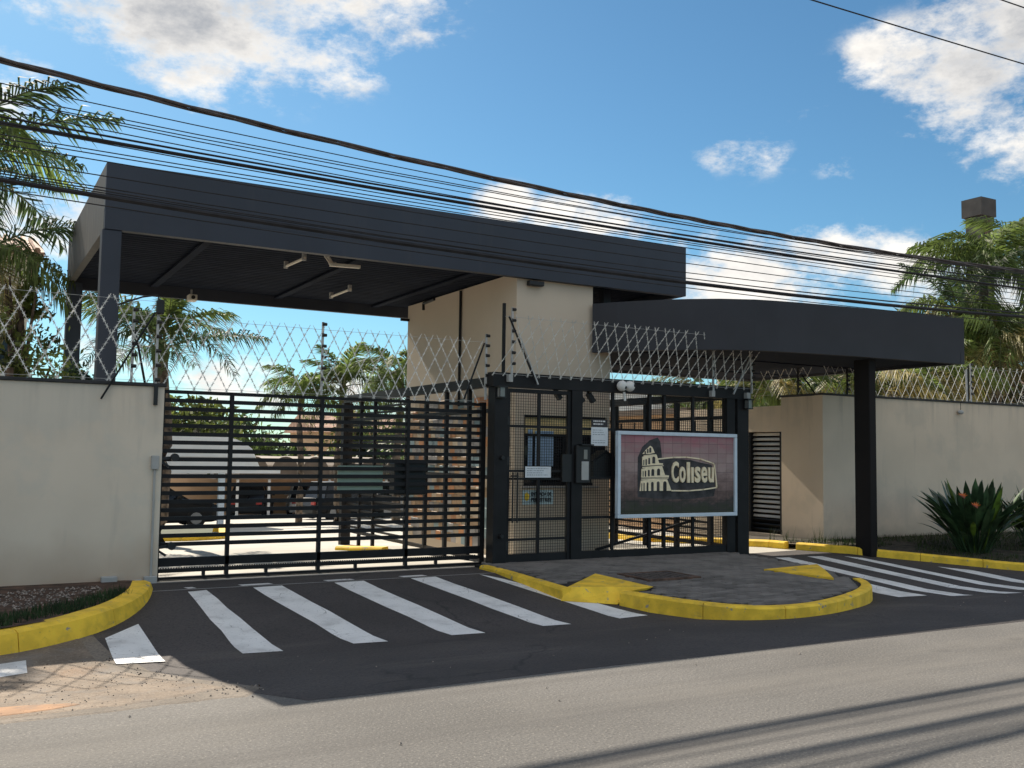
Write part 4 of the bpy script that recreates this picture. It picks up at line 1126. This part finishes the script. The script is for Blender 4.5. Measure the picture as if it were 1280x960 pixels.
epost(1.83, 12.90, 2.475, 3.42, 'short electric fence post on the left wall, second from the gate', brace=((1.86, 12.9, 3.1), (2.0, 12.95, 2.48)))
t = epost(2.10, 12.80-.02, 2.25, 3.46, 'tall electric fence post at the right end of the left wall', brace=((2.06, 12.76, 3.36), (1.47, 12.74, 2.25)))
MB().box(2.07, 12.70, 3.34, 2.16, 12.79, 3.52, .01).build('siren_box', M_black, t)
MB().tube([(2.1, 12.75, 3.5), (2.08, 12.75, 3.58), (1.9, 12.75, 3.54), (1.62, 12.75, 3.42)], .012, 6).build('feed_cable', M_black, t)
MB().box(2.085, 12.755, 2.2, 2.13, 12.797, 2.45).build('foot_bracket', M_black, t)
epost(4.285, 12.90, 2.42, 3.43, 'electric fence post in the middle of the sliding gate')
epost(6.78, 12.80, 2.45, 3.44, 'electric fence post at the booth end of the sliding gate', brace=((6.75, 12.8, 3.3), (6.45, 12.85, 2.45)))
t = epost(7.10, 12.58, 2.76, 3.84, 'electric fence post on the pedestrian gate corner', brace=((7.03, 12.56, 3.7), (7.50, 12.54, 2.72)))
MB().box(6.97, 12.62, 2.862, 7.01, 12.66, 3.90).build('mast', M_metal, t)
MB().bar((7.20, 12.55, 3.45), (7.53, 12.53, 2.70), .02).build('stay', M_galv, t)
MB().box(7.02, 12.52, 2.72, 7.09, 12.60, 2.83).build('clamp', M_grey, t)
t = epost(11.0, 12.58, 2.75, 3.80, 'electric fence post over the right edge of the sign')
MB().box(10.92, 12.52, 2.66, 10.99, 12.60, 2.76).build('clamp', M_grey, t); MB().bar((11.0, 12.56, 3.62), (11.12, 12.56, 3.62), .02).build('arm', M_galv, t)
t = epost(11.86, 12.58, 2.75, 3.50, 'electric fence post over the far right end post', brace=None)
MB().bar((11.84, 12.55, 3.42), (11.40, 12.53, 2.72), .022).build('stay', M_galv, t); MB().box(11.70, 12.52, 2.66, 11.78, 12.60, 2.76).build('clamp', M_grey, t)
t = epost(18.9, 13.36, 2.90, 3.74, 'pale electric fence post on the right wall near the frame edge', brace=((18.82, 13.36, 3.7), (18.82, 13.36, 2.9)))
MB().bar((18.75, 13.36, 3.6), (18.76, 13.36, 2.9), .03).build('stay', M_galv, t)
epost(14.43, 14.0, 2.9, 3.45, 'dark electric fence post on the return wall', brace=((14.43, 13.9, 3.3), (14.43, 13.55, 2.9)), mat_=M_metal)
epost(15.1, 13.36, 2.90, 3.45, 'dark electric fence post left of the canopy column', mat_=M_metal)
t = thing('hanging_stone', 'small oval grey weight hanging on a wire from the right wall coping', 'weight', (18.35, 13.2, 2.7))
MB().tube([(18.35, 13.22, 2.87), (18.35, 13.22, 2.70)], .006, 5).build('wire', M_metal, t)
bm = bmesh.new(); bmesh.ops.create_uvsphere(bm, u_segments=14, v_segments=8, radius=.085); bmesh.ops.scale(bm, verts=bm.verts, vec=(1, .5, .55)); bmesh.ops.translate(bm, verts=bm.verts, vec=(18.35, 13.22, 2.665))
MB().bm(bm).build('weight_body', M_grey, t, smooth=True)

# ------------------------------------------------------------------ overhead cables
def cable(y, a, b_, c, r, label, m=M_cable, tw=False):
    t = thing('overhead_cable', label, 'cable', (0, y, c), 'utility cables over the pavement')
    if not tw:
        pts = [(x, y, a*x*x+b_*x+c) for x in [-40+i*2 for i in range(51)]]
        MB().tube(pts, r, 5).build('sheath', m, t)
    else:
        for s in range(3):
            pts = []
            for i in range(420):
                x = -30+i*.2; ph = x*2.1 + .9*math.sin(x*.7) + s*2.094
                pts.append((x, y+.021*math.cos(ph), a*x*x+b_*x+c+.021*math.sin(ph)))
            MB().tube(pts, .0165, 5).build('strand', m, t)
cable(10.7, .0035, -.08142, 5.4866, .03, 'thick twisted brown power cable, the uppermost of the bundle', M_cableb, True)
cable(10.4, .0012, -.0235, 4.7561, .021, 'thick black cable in the middle of the cable bundle')
cable(10.35, .00184, -.02938, 4.8033, .012, 'black cable running just above the thick middle cable')
cable(9.9, .0025, -.03963, 4.0836, .026, 'thick black cable crossing in front of the big canopy fascia')
cable(9.87, .0025, -.03963, 4.135, .007, 'thin cable riding along the low thick cable')
THIN = 'thin black telephone cable in the bundle across the sky'
for y, a, b_, c in ((10.6,.00197,-.04863,5.2154),(10.5,.00223,-.04102,5.0683),(10.45,.00225,-.03626,5.0039),(10.3,.00305,-.05078,4.9469),(10.25,.00209,-.04045,4.84),
                    (10.2,.00236,-.0364,4.6846),(10.15,.0012,-.018,4.5719),(10.1,.0011,-.0183,4.5205),(10.0,.0012,-.0235,4.4409),(10.02,.00153,-.02326,4.3009),(10.0,.00253,-.03388,4.1899),(9.95,.00238,-.03562,4.1292),(9.85,.00199,-.03237,3.9792)):
    cable(y, a, b_, c, .0062, THIN)
cable(10.7, .00046, .01151, 8.6846, .012, 'single black wire high above, crossing the right cloud')
cable(10.4, .00046, .01151, 9.55, .012, 'single black wire in the top right corner of the sky')

# ------------------------------------------------------------------ vegetation
def frond_mesh(L, droop, nl, ll, lw, sd, m, hang=.6, vee=.35, name='frond'):
    """feather frond along +x, arching; leaflets both sides"""
    r = random.Random(sd); b = MB(); pts = []
    for i in range(13):
        t = i/12; pts.append(Vector((L*(t-.22*droop*t*t), .04*L*math.sin(t*2+sd)*t, L*(.30*t-droop*.78*t**2.2))))
    b.m = 1; b.tube(pts, [.022*(1-.85*i/12)+.003 for i in range(13)], 4); b.m = 0
    for i in range(nl):
        t = .14+.86*i/nl; k = t*12; a = min(int(k), 11); p = pts[a].lerp(pts[a+1], k-a); d = (pts[a+1]-pts[a]).normalized()
        side = d.cross(Vector((0, 0, 1))).normalized(); up = side.cross(d)
        l = ll*(math.sin(math.pi*min(1, .16+.80*t))**.7)*r.uniform(.8, 1.1)
        for s in (-1, 1):
            lift = r.uniform(-.2, vee+.2)
            dr = (side*s*r.uniform(.75, 1) + d*r.uniform(.35, .75) + up*lift).normalized()
            m1 = p+dr*l*.55; e = p+dr*l*.95 + Vector((0, 0, -hang*l*r.uniform(.5, 1.1)))
            w = dr.cross(Vector((r.uniform(-.4,.4), r.uniform(-.4,.4), 1))).normalized()*lw*.5
            b.face([p-w*.6, p+w*.6, m1+w, m1-w]); b.face([m1-w, m1+w, e])
    return b.mesh(name, [m, M_rachis], recalc=False)
FR = {}
def fset(key, m, L, droops, nl, ll, lw, hang=.6):
    FR[key] = [frond_mesh(L, d, nl, ll, lw, 5+i*3, m, hang) for i, d in enumerate(droops)]
fset('dark', M_leafdark, 2.9, (.35, .6, .85, 1.05), 54, .68, .044, .60)
fset('mid', M_leafmid, 2.7, (.45, .75, 1.0, 1.2), 60, .74, .044, 1.05)
fset('yel', M_leafyel, 2.6, (.6, .9, 1.15), 54, .70, .044, 1.0)
fset('dry', M_leafdry, 2.1, (1.1, 1.35), 30, .45, .03, .9)
fset('small', M_leafmid, 2.0, (.5, .8, 1.05), 44, .60, .055, .7)
def palm(label, x, y, zc, n_, keys, sc, trunk_r=.13, sd=1, group='palm trees', el=(.9, -.55), az0=0):
    zb = prof(y) if y > 13 else 0
    t = thing('palm_tree', label, 'palm tree', (x, y, zb), group)
    r = random.Random(sd)
    pts = [(x+.10*math.sin(i*.8+sd)*(i/8), y, zb+(zc-zb)*i/8) for i in range(9)]
    MB().tube(pts, [trunk_r*(1.25-.35*i/8)*(1+.05*(i % 2)) for i in range(9)], 10).build('trunk', M_trunk, t, smooth=True)
    MB().tube([(pts[-1][0], y, zc-.5*sc), (pts[-1][0], y, zc-.1), (pts[-1][0], y, zc+.25*sc)], [trunk_r*.9, trunk_r*1.25, .04], 10).build('crownshaft', M_leafmid, t, smooth=True)
    xc = pts[-1][0]
    for i in range(n_):
        key = keys[min(len(keys)-1, int(i/n_*len(keys)))]
        a = az0+i*2.39996+r.uniform(-.25, .25); e = el[0]+(el[1]-el[0])*i/n_+r.uniform(-.12, .12)
        s = sc*r.uniform(.85, 1.1)
        place('frond', r.choice(FR[key]), t, (xc+.05*math.cos(a), y+.05*math.sin(a), zc+r.uniform(-.12, .12)), (r.uniform(-.35, .35), -e, a), (s, s, s))
    return t
palm('tall dark palm at the left edge in front of the clouds', -.74, 23.6, 7.65, 24, ('dark','mid','dark','dark'), 1.28, sd=2, el=(1.12, -.45), az0=.2)
palm('drooping dark palm low at the left behind the razor mesh', .25, 18.0, 4.95, 12, ('dark','mid','mid','yel'), .75, sd=4, el=(.5, -.8))
palm('young palm directly behind the left end of the sliding gate', 3.70, 21.5, 3.8, 16, ('mid','dark','dark'), .78, sd=5, el=(1.25, -.25), trunk_r=.16)
palm('far palm seen over the sliding gate, leftmost of the trio before the booth', 10.6, 34, 3.7, 14, ('small','small'), .95, sd=6, el=(.9, -.4), trunk_r=.10)
palm('far palm behind the gate post, centre of the trio before the booth', 12.2, 34.5, 4.1, 18, ('small','small','dry'), 1.05, sd=8, el=(1.2, -.4), trunk_r=.12)
palm('far palm drooping beside the booth, rightmost of the trio', 13.05, 31, 4.35, 16, ('small','mid','mid'), .9, sd=9, el=(.8, -.7), trunk_r=.12)
palm('tall palm under the dark chimney at the right edge', 27.6, 19.0, 7.75, 20, ('mid','mid','dark','mid'), .98, sd=10, el=(.95, -.5))
palm('tall palm in the top row beside the chimney, cut by the right frame edge', 31.5, 20.0, 8.6, 15, ('mid','mid','dark'), 1.0, sd=12, el=(1.0, -.5))
palm('mid height palm with arching fronds left of the tall right palms', 25.2, 18.2, 6.0, 20, ('dark','mid','mid','yel'), .9, sd=13, el=(.7, -.6))
palm('yellowing palm behind the right wall beside the canopy end', 24.6, 16.6, 4.7, 22, ('mid','yel','mid','yel','dry'), .95, sd=14, el=(.9, -.7))
palm('yellowing palm at the right frame edge over the razor mesh', 28.5, 17.2, 5.3, 22, ('mid','yel','yel','dry'), 1.0, sd=15, el=(.8, -.7))
palm('low yellow green palm behind the right wall under the canopy edge', 21.6, 16.6, 3.6, 18, ('mid','yel','yel'), .8, sd=16, el=(.9, -.5))
palm('low palm behind the right wall between column and razor posts', 19.6, 16.4, 3.35, 16, ('mid','yel','dry'), .75, sd=17, el=(.9, -.4))
palm('low palm seen left of the canopy column over the return wall', 17.6, 17.8, 3.2, 16, ('mid','yel','mid'), .75, sd=18, el=(.9, -.3))
palm('small palm seen under the exit canopy beside the end post', 20.6, 24, 3.3, 16, ('yel','mid','mid'), .9, sd=19, el=(.9, -.3))

def crown(b, r, c, rad, n_, s):
    c = Vector(c)
    clumps = []
    for i in range(max(6, int(n_/110))):
        v = Vector((r.gauss(0, 1), r.gauss(0, 1), r.gauss(0, 1))).normalized()*r.uniform(.35, 1)
        clumps.append((Vector((c.x+v.x*rad[0], c.y+v.y*rad[1], c.z+v.z*rad[2])), r.uniform(.16, .34)*min(rad)*1.1))
    for i in range(n_):
        p, q = r.choice(clumps)
        d = Vector((r.gauss(0, 1), r.gauss(0, 1), r.gauss(0, .8)))*q*.8
        p = p+d
        u = Vector((r.gauss(0,1), r.gauss(0,1), r.gauss(0,1))).normalized(); v = u.orthogonal().normalized()
        l = s*r.uniform(.6, 1.3)
        b.face([p-u*l, p-v*l*.45, p+u*l, p+v*l*.45])
def tree(label, x, y, zc, rad, n_, s, m, sd, group='trees behind the gate', name='tree', cat='tree'):
    zb = prof(y); r = random.Random(sd)
    t = thing(name, label, cat, (x, y, zb), group)
    b = MB(); b.tube([(x, y, zb), (x+.1, y, zb+(zc-zb)*.5), (x, y, zc)], [.16, .12, .06], 8)
    for i in range(6):
        a = r.uniform(0, 6.28); b.tube([(x, y, zb+(zc-zb)*r.uniform(.4, .8)), (x+math.cos(a)*rad[0]*.7, y+math.sin(a)*rad[1]*.7, zc+r.uniform(-.3, .6)*rad[2])], [.06, .015], 5)
    b.build('trunk', M_bark, t)
    b = MB(); crown(b, r, (x, y, zc), rad, int(n_*(1.0 if name == 'shrub' else 1.35)), s*1.1); b.build('crown', m, t, recalc=False)
    return t
for a in (('bright green round tree behind the gate at far left', 9.6, 52, 2.3, (2.9, 2.5, 1.8), 2000, .20, M_tree2, 21), ('green tree behind the white vault, right of the first gate stile', 14.6, 58, 2.0, (2.4, 2.5, 2.2), 1700, .20, M_tree1, 22),
          ('dark green tree above the arched carport', 16.6, 52, .9, (2.4, 2, 1.1), 2200, .18, M_tree1, 23), ('olive tree behind the gate post in the middle', 19.4, 50, 2.0, (2.2, 2, 2.0), 1900, .18, M_tree2, 24),
          ('dark tree seen between the side fence posts', 19.6, 45, 1.0, (2.2, 2, 2.0), 2200, .17, M_tree3, 25), ('green tree beside the booth corner behind the fence', 18.2, 40, 1.8, (1.7, 1.6, 1.8), 2200, .15, M_tree1, 26),
          ('dark hedge tree behind the sign', 18.6, 27, 1.4, (2.2, 1.6, 1.7), 2600, .12, M_tree3, 27), ('olive bush tree between booth and sign', 14.0, 24, 1.6, (1.0, 1.0, 1.5), 1600, .10, M_tree2, 28),
          ('mid green tree behind the palms over the right wall', 23, 21.5, 2.8, (4.5, 2, 1.9), 3800, .16, M_tree1, 29), ('dark tree mass behind the right palms', 31, 22, 4.4, (4.5, 2, 2.8), 4200, .18, M_tree3, 30), ('olive tree between palms beside the canopy end', 27.5, 20.5, 3.9, (3.0, 1.6, 2.2), 3200, .15, M_tree2, 35)):
    tree(*a)
tree('leafy shrub with small leaves at the left behind the razor mesh', .55, 15.2, 2.75, (.75, .6, .85), 900, .05, M_tree2, 31, None, 'shrub', 'shrub')
tree('darker shrub at the far left frame edge behind the wall', -.25, 15.6, 2.8, (.7, .6, .9), 750, .055, M_tree1, 32, None, 'shrub', 'shrub')
tree('climbing shrub with yellow flecks on the dark palm trunk', .75, 17.4, 3.9, (.35, .35, .8), 900, .055, M_tree2, 33, None, 'shrub', 'shrub')
tree('low shrub at the foot of the left canopy columns', 1.55, 16.5, 2.55, (.5, .4, .5), 900, .05, M_tree3, 34, None, 'shrub', 'shrub')

def leaf_blade(L, w, bend, m, name='leaf'):
    b = MB(); n_ = 7; pl = L*.45
    P = []
    for i in range(n_+1):
        t = i/n_; P.append(Vector((bend*L*t*t*.6, 0, (L)*(t-.16*bend*t*t))))
    b.tube([P[0], P[2], P[3]], [.011, .009, .006], 5)
    prev = None
    for i in range(3, n_+1):
        t = (i-3)/(n_-3); ww = w*math.sin(math.pi*min(1, .10+.90*t))**.75*(1 if t < 1 else 0)
        cur = (P[i]+Vector((.02*0, ww, ww*.25)), P[i], P[i]+Vector((0, -ww, ww*.25)))
        if prev: b.face([prev[0], prev[1], cur[1], cur[0]]); b.face([prev[1], prev[2], cur[2], cur[1]])
        prev = cur
    return b.mesh(name, m, recalc=False)
SL = [leaf_blade(1.22, .066, bd, m) for bd in (.10, .28, .5, .75) for m in (M_strel, M_strel, M_strel2)]
def strelitzia(label, x, y, n_, sc, sd, flowers=()):
    t = thing('bird_of_paradise', label, 'plant', (x, y, .06), 'bird of paradise plants'); r = random.Random(sd)
    for i in range(n_):
        a = r.uniform(0, 6.28); rr = .26*sc*math.sqrt(r.random()); tilt = .85*rr/.28/sc*r.uniform(.5, 1.15)+r.uniform(0, .15)
        s = sc*r.uniform(.7, 1.12)*(1-.12*tilt)
        q = r.random(); me = SL[r.randrange(4)*3+(2 if q > .86 else r.randrange(2))]
        place('leaf', me, t, (x+rr*math.cos(a), y+rr*math.sin(a), .05), (r.uniform(-.1, .1), tilt*.66, a), (s, s, s))
    for fx, fy, fz in flowers:
        b = MB(); b.tube([(x+(fx-x)*.3, y+(fy-y)*.3, .1), (fx, fy, fz)], [.012, .009], 6); b.build('flower_stem', M_strel, t)
        f = MB().prism([(fx-.13, fz+.06), (fx+.04, fz-.02), (fx+.05, fz+.015)], 'y', fy-.012, fy+.012).build('flower', M_bract, t)
        b = MB()
        for k in range(5):
            a = .5+k*.42; b.face([(fx+.02, fy-.01, fz), (fx+.05*math.cos(a+.5), fy, fz+.05*math.sin(a+.5)), (fx+.10*math.cos(a), fy+(k-2)*.02, fz+.10*math.sin(a)), (fx+.05*math.cos(a-.5), fy+.01, fz+.05*math.sin(a-.5))])
        b.build('petal', M_flower, f, recalc=False)
strelitzia('large bird of paradise plant with two orange flowers before the right wall', 15.62, 11.05, 150, 1.06, 41, ((14.93, 10.75, 1.02), (15.06, 10.6, .86)))
strelitzia('bird of paradise plant cut off by the right frame edge', 17.55, 11.1, 95, .98, 43)

# ------------------------------------------------------------------ things beyond the gate
vt = thing('vaulted_shelter', 'white vaulted shelter roof on pale posts behind the gate', 'shelter', (4.5, 33, 0))
def vault_profile(x0, x1, zs, zt, n_=30, e=7):
    out = []
    for i in range(n_+1):
        u = -1+2*i/n_; out.append(((x0+x1)/2+(x1-x0)/2*u, zs+(zt-zs)*max(0, 1-abs(u)**e)**(1/1.8)))
    return out
vp = vault_profile(.4, 8.35, 1.12, 2.13)
b = MB()
for (xa, za), (xb, zb_) in zip(vp, vp[1:]):
    b.face([(xa,31,za),(xb,31,zb_),(xb,38,zb_),(xa,38,za)])
    b.face([(xa,31,1.0),(xb,31,1.0),(xb,31,zb_),(xa,31,za)])
b.build('roof', M_roofw, vt)
for z in (1.42, 1.66, 1.85): MB().bar((.6, 30.985, z), (8.2-(z-1.4)*.5, 30.985, z), .03, .035).build('seam', M_grey, vt)
MB().box(.4, 30.95, .93, 9.0, 31.05, 1.06).build('eave_beam', M_roofw, vt)
for x in (7.2, 3.8, .6): MB().box(x-.09, 31.06, prof(31.1), x+.09, 31.24, .93).build('post', M_frame, vt)
ac = thing('arched_carport', 'row of small brown barrel roofs on white posts behind the gate', 'carport', (15, 44, 0))
xs0, bw = 10.9, 1.42
for i in range(7):
    xa = xs0+i*bw; b = MB()
    pr = [(xa+.04+(bw-.08)*(.5-.5*math.cos(math.pi*k/12)), .42+.98*math.sin(math.pi*k/12)**.75) for k in range(13)]
    b.prism(pr, 'y', 44.0, 49.0); b.build('barrel_roof', M_brown, ac)
MB().box(xs0-1, 43.97, .36, xs0+7*bw, 49, .415).build('eave_beam', M_brown, ac)
MB().box(9.0, 50.5, prof(50), 24, 50.7, 1.28).build('white_wall', M_houseW, None, label='long white wall behind the brown barrel roofs', category='wall')
for i in range(8):
    x = xs0+i*bw; MB().box(x-.05, 44.02, prof(44), x+.05, 44.12, .355).build('post', M_white, ac)
MB().box(9.0, 49.6, prof(49.6), 24, 49.8, .30).build('far_wall', M_orange, None, label='low orange plastered wall under the brown barrel roofs', category='wall')
# white slat screen seen right of the booth
ws = thing('slat_screen', 'white slatted screen between the booth and the sign', 'screen', (13.2, 21, 0))
for i in range(9): MB().box(12.3, 21.0, .75+i*.13, 13.6, 21.03, .82+i*.13).build('slat', M_white, ws)
for x in (12.3, 13.6): MB().box(x, 21.031, prof(21), x+.07, 21.09, 2.0).build('post', M_metal, ws)

def car(label, x, y, rz, paint, sc=1.0, van=False):
    z = prof(y)
    root = thing('parked_car', label, 'car', (x, y, z), 'cars parked beyond the gate')
    root.rotation_euler = (0, 0, rz)
    o0 = ORG[root.name]; ORG[root.name] = (0, 0, 0)
    L, W, H = 4.2*sc, 1.72, 1.47*(1.2 if van else 1)
    st = [(-.5, .62, .30, .58), (-.47, .80, .20, .80), (-.36, .86, .17, .90), (-.15, .88, .17, .92), (.12, .88, .17, .93), (.28, .87, .17, .90), (.42, .82, .18, .78), (.48, .70, .22, .66), (.5, .55, .30, .50)]
    b = MB(); rings = []
    for u_, hw, zl_, zh in st:
        X = u_*L; hw = hw*W/1.76
        rings.append([(X,-hw*.92,zl_),(X,-hw,zl_+.15),(X,-hw*.99,zh-.14),(X,-hw*.86,zh),(X,hw*.86,zh),(X,hw*.99,zh-.14),(X,hw,zl_+.15),(X,hw*.92,zl_)])
    for a, c in zip(rings, rings[1:]):
        for k in range(8): b.face([a[k], c[k], c[(k+1)%8], a[(k+1)%8]])
    b.face(rings[0]); b.face(rings[-1][::-1])
    body = b.build('body', paint, root, smooth=False)
    cab = [(-.45 if van else -.40, .84), (-.34 if not van else -.42, H), (.06, H), (.27, .88)]
    b = MB(); lo, hi = .80*W/1.76, .62*W/1.76
    def P(i, s): u_, z_ = cab[i]; hw = lo if z_ < 1 else hi; return (u_*L, s*hw, z_-.02 if z_ < 1 else z_)
    b.face([P(0,-1),P(1,-1),P(2,-1),P(3,-1)]); b.face([P(3,1),P(2,1),P(1,1),P(0,1)]); b.face([P(1,-1),P(1,1),P(2,1),P(2,-1)]); b.face([P(0,1),P(1,1),P(1,-1),P(0,-1)]); b.face([P(2,-1),P(2,1),P(3,1),P(3,-1)])
    b.build('cabin', M_glass, root)
    b = MB(); b.box(cab[1][0]*L-.02, -hi-.02, H-.005, cab[2][0]*L+.02, hi+.02, H+.035, .012)
    for s in (-1, 1):
        for i, j in ((0, 1), (2, 3)): b.bar(Vector(P(i, s))+Vector((0, s*.006, 0)), Vector(P(j, s))+Vector((0, s*.006, 0)), .05)
        b.bar((-.10*L, s*(lo+.005), .86), (-.11*L, s*(hi+.008), H), .05)
    b.build('roof', paint, root)
    for ux in (-.31, .31):
        for s in (-1, 1):
            w = MB().tube([(ux*L, s*(.62), .31), (ux*L, s*(.87), .31)], .31, 16).build('wheel', M_tyre, root)
            MB().tube([(ux*L, s*.871, .31), (ux*L, s*.885, .31)], .19, 12).build('rim', M_carsilver, w)
    for s in (-1, 1):
        MB().box(.472*L, s*.45-.16, .62, .492*L, s*.45+.16, .72, .01).build('headlight', M_lamp, root)
        MB().box(-.497*L, s*.55-.13, .62, -.478*L, s*.55+.13, .78, .01).build('tail_light', M_redlamp, root)
        MB().box(.17*L, s*.92-.06, .92, .21*L, s*.92+.06, 1.02, .01).build('mirror', paint, root)
    ORG[root.name] = o0
    return root
car('black car parked behind the left end of the sliding gate', 5.2, 33.0, 0.03, M_carblack, 1.12)
car('dark car parked under the white vault right of the black car', 12.2, 46.5, 1.2, M_carblack)
car('white car parked under the arched carport', 15.0, 47.2, 1.3, M_carwhite)
car('dark red car parked under the arched carport', 17.6, 46.6, 1.25, M_carred)
car('silver car parked beyond the side fence of the enclosure', 16.6, 40.5, .4, M_carsilver)
car('dark car parked nearest the side fence in the shade', 14.0, 38.2, .25, M_carblack)

# houses around
hl = thing('house', 'beige house with a clay tile roof at the left frame edge', 'house', (-2.5, 31, 0))
MB().box(-8, 29, prof(30), 1.42, 35, 6.85).build('wall', M_house, hl)
rf = MB().add([(-8.3,28.6,6.85),(1.75,28.6,6.85),(1.75,32,7.8),(-8.3,32,7.8),(-8.3,28.6,6.75),(1.75,28.6,6.75),(1.75,35.4,6.85),(-8.3,35.4,6.85)], [(0,1,2,3),(3,2,6,7),(4,5,1,0),(1,6,2)]).build('roof', M_tileroof, hl)
tmesh = MB().tube([(0,0,0),(0,3.4,.95)], .085, 6).mesh('roof_tile', M_tileroof)
for i in range(45): place('roof_tile', tmesh, rf, (-8.2+i*.222, 28.58, 6.89))
MB().box(.7, 28.95, 3.8, 1.1, 28.99, 5.0).build('window', M_glass, hl)
hg = thing('house', 'pale house with a dark chimney behind the right palms', 'house', (36, 27, 0))
MB().box(31.5, 24.5, prof(26), 41, 30, 4.6).build('wall', M_houseW, hg)
rf = MB().add([(31,24,4.5),(41.5,24,4.5),(41.5,27.2,5.7),(31,27.2,5.7),(31,30.5,4.5),(41.5,30.5,4.5)], [(0,1,2,3),(3,2,5,4),(0,3,4),(1,5,2)]).build('roof', M_tileroof, hg)
ch = MB().box(34.78, 23.98, 4.0, 35.52, 24.68, 11.35).build('chimney', M_chim, hg)
MB().box(34.68, 23.9, 11.36, 35.62, 24.78, 12.08).build('cap', M_chim, ch)
MB().box(34.95, 23.96, 10.5, 35.35, 23.978, 11.2).build('vent', M_rust, ch)
MB().tube([(39.4, 24.6, 4.7), (39.4, 24.6, 11.4)], .03, 6).build('aerial', M_metal, hg)
hb = thing('house', 'orange beige house seen over the gate left of the side fence', 'house', (22, 62, 0))
MB().box(19.8, 60, prof(60), 26, 66, 2.9).build('wall', M_orange, hb); MB().add([(19.4,59.6,2.9),(26.4,59.6,2.9),(26.4,63,4.1),(19.4,63,4.1),(19.4,66.4,2.9),(26.4,66.4,2.9)], [(0,1,2,3),(3,2,5,4),(0,3,4),(1,5,2)]).build('roof', M_tileroof, hb)
for x in (20.6, 22.6): MB().box(x, 59.95, .8, x+.9, 59.99, 1.8).build('window', M_glass, hb)
hw = thing('house', 'white far house glimpsed under the exit canopy', 'house', (26, 30, 0))
MB().box(22.5, 29, prof(29), 33, 35, 4.2).build('wall', M_houseW, hw); MB().box(22.3, 28.8, 4.2, 33.2, 35.2, 4.35).build('roof', M_grey, hw)
for x in (23.3, 25.4): MB().box(x, 28.95, 1.6, x+1.1, 28.99, 2.8).build('window', M_glass, hw)
hc = thing('house', 'sand orange house behind the sign seen through the enclosure bars', 'house', (20, 22, 0))
MB().box(16.2, 19.5, prof(20), 19.4, 23, 2.75).build('wall', M_orange, hc); MB().box(16.0, 19.3, 2.75, 19.6, 23.2, 2.9).build('roof', M_brown, hc)
MB().box(16.9, 19.46, 1.2, 17.6, 19.495, 2.1).build('window', M_glass, hc)
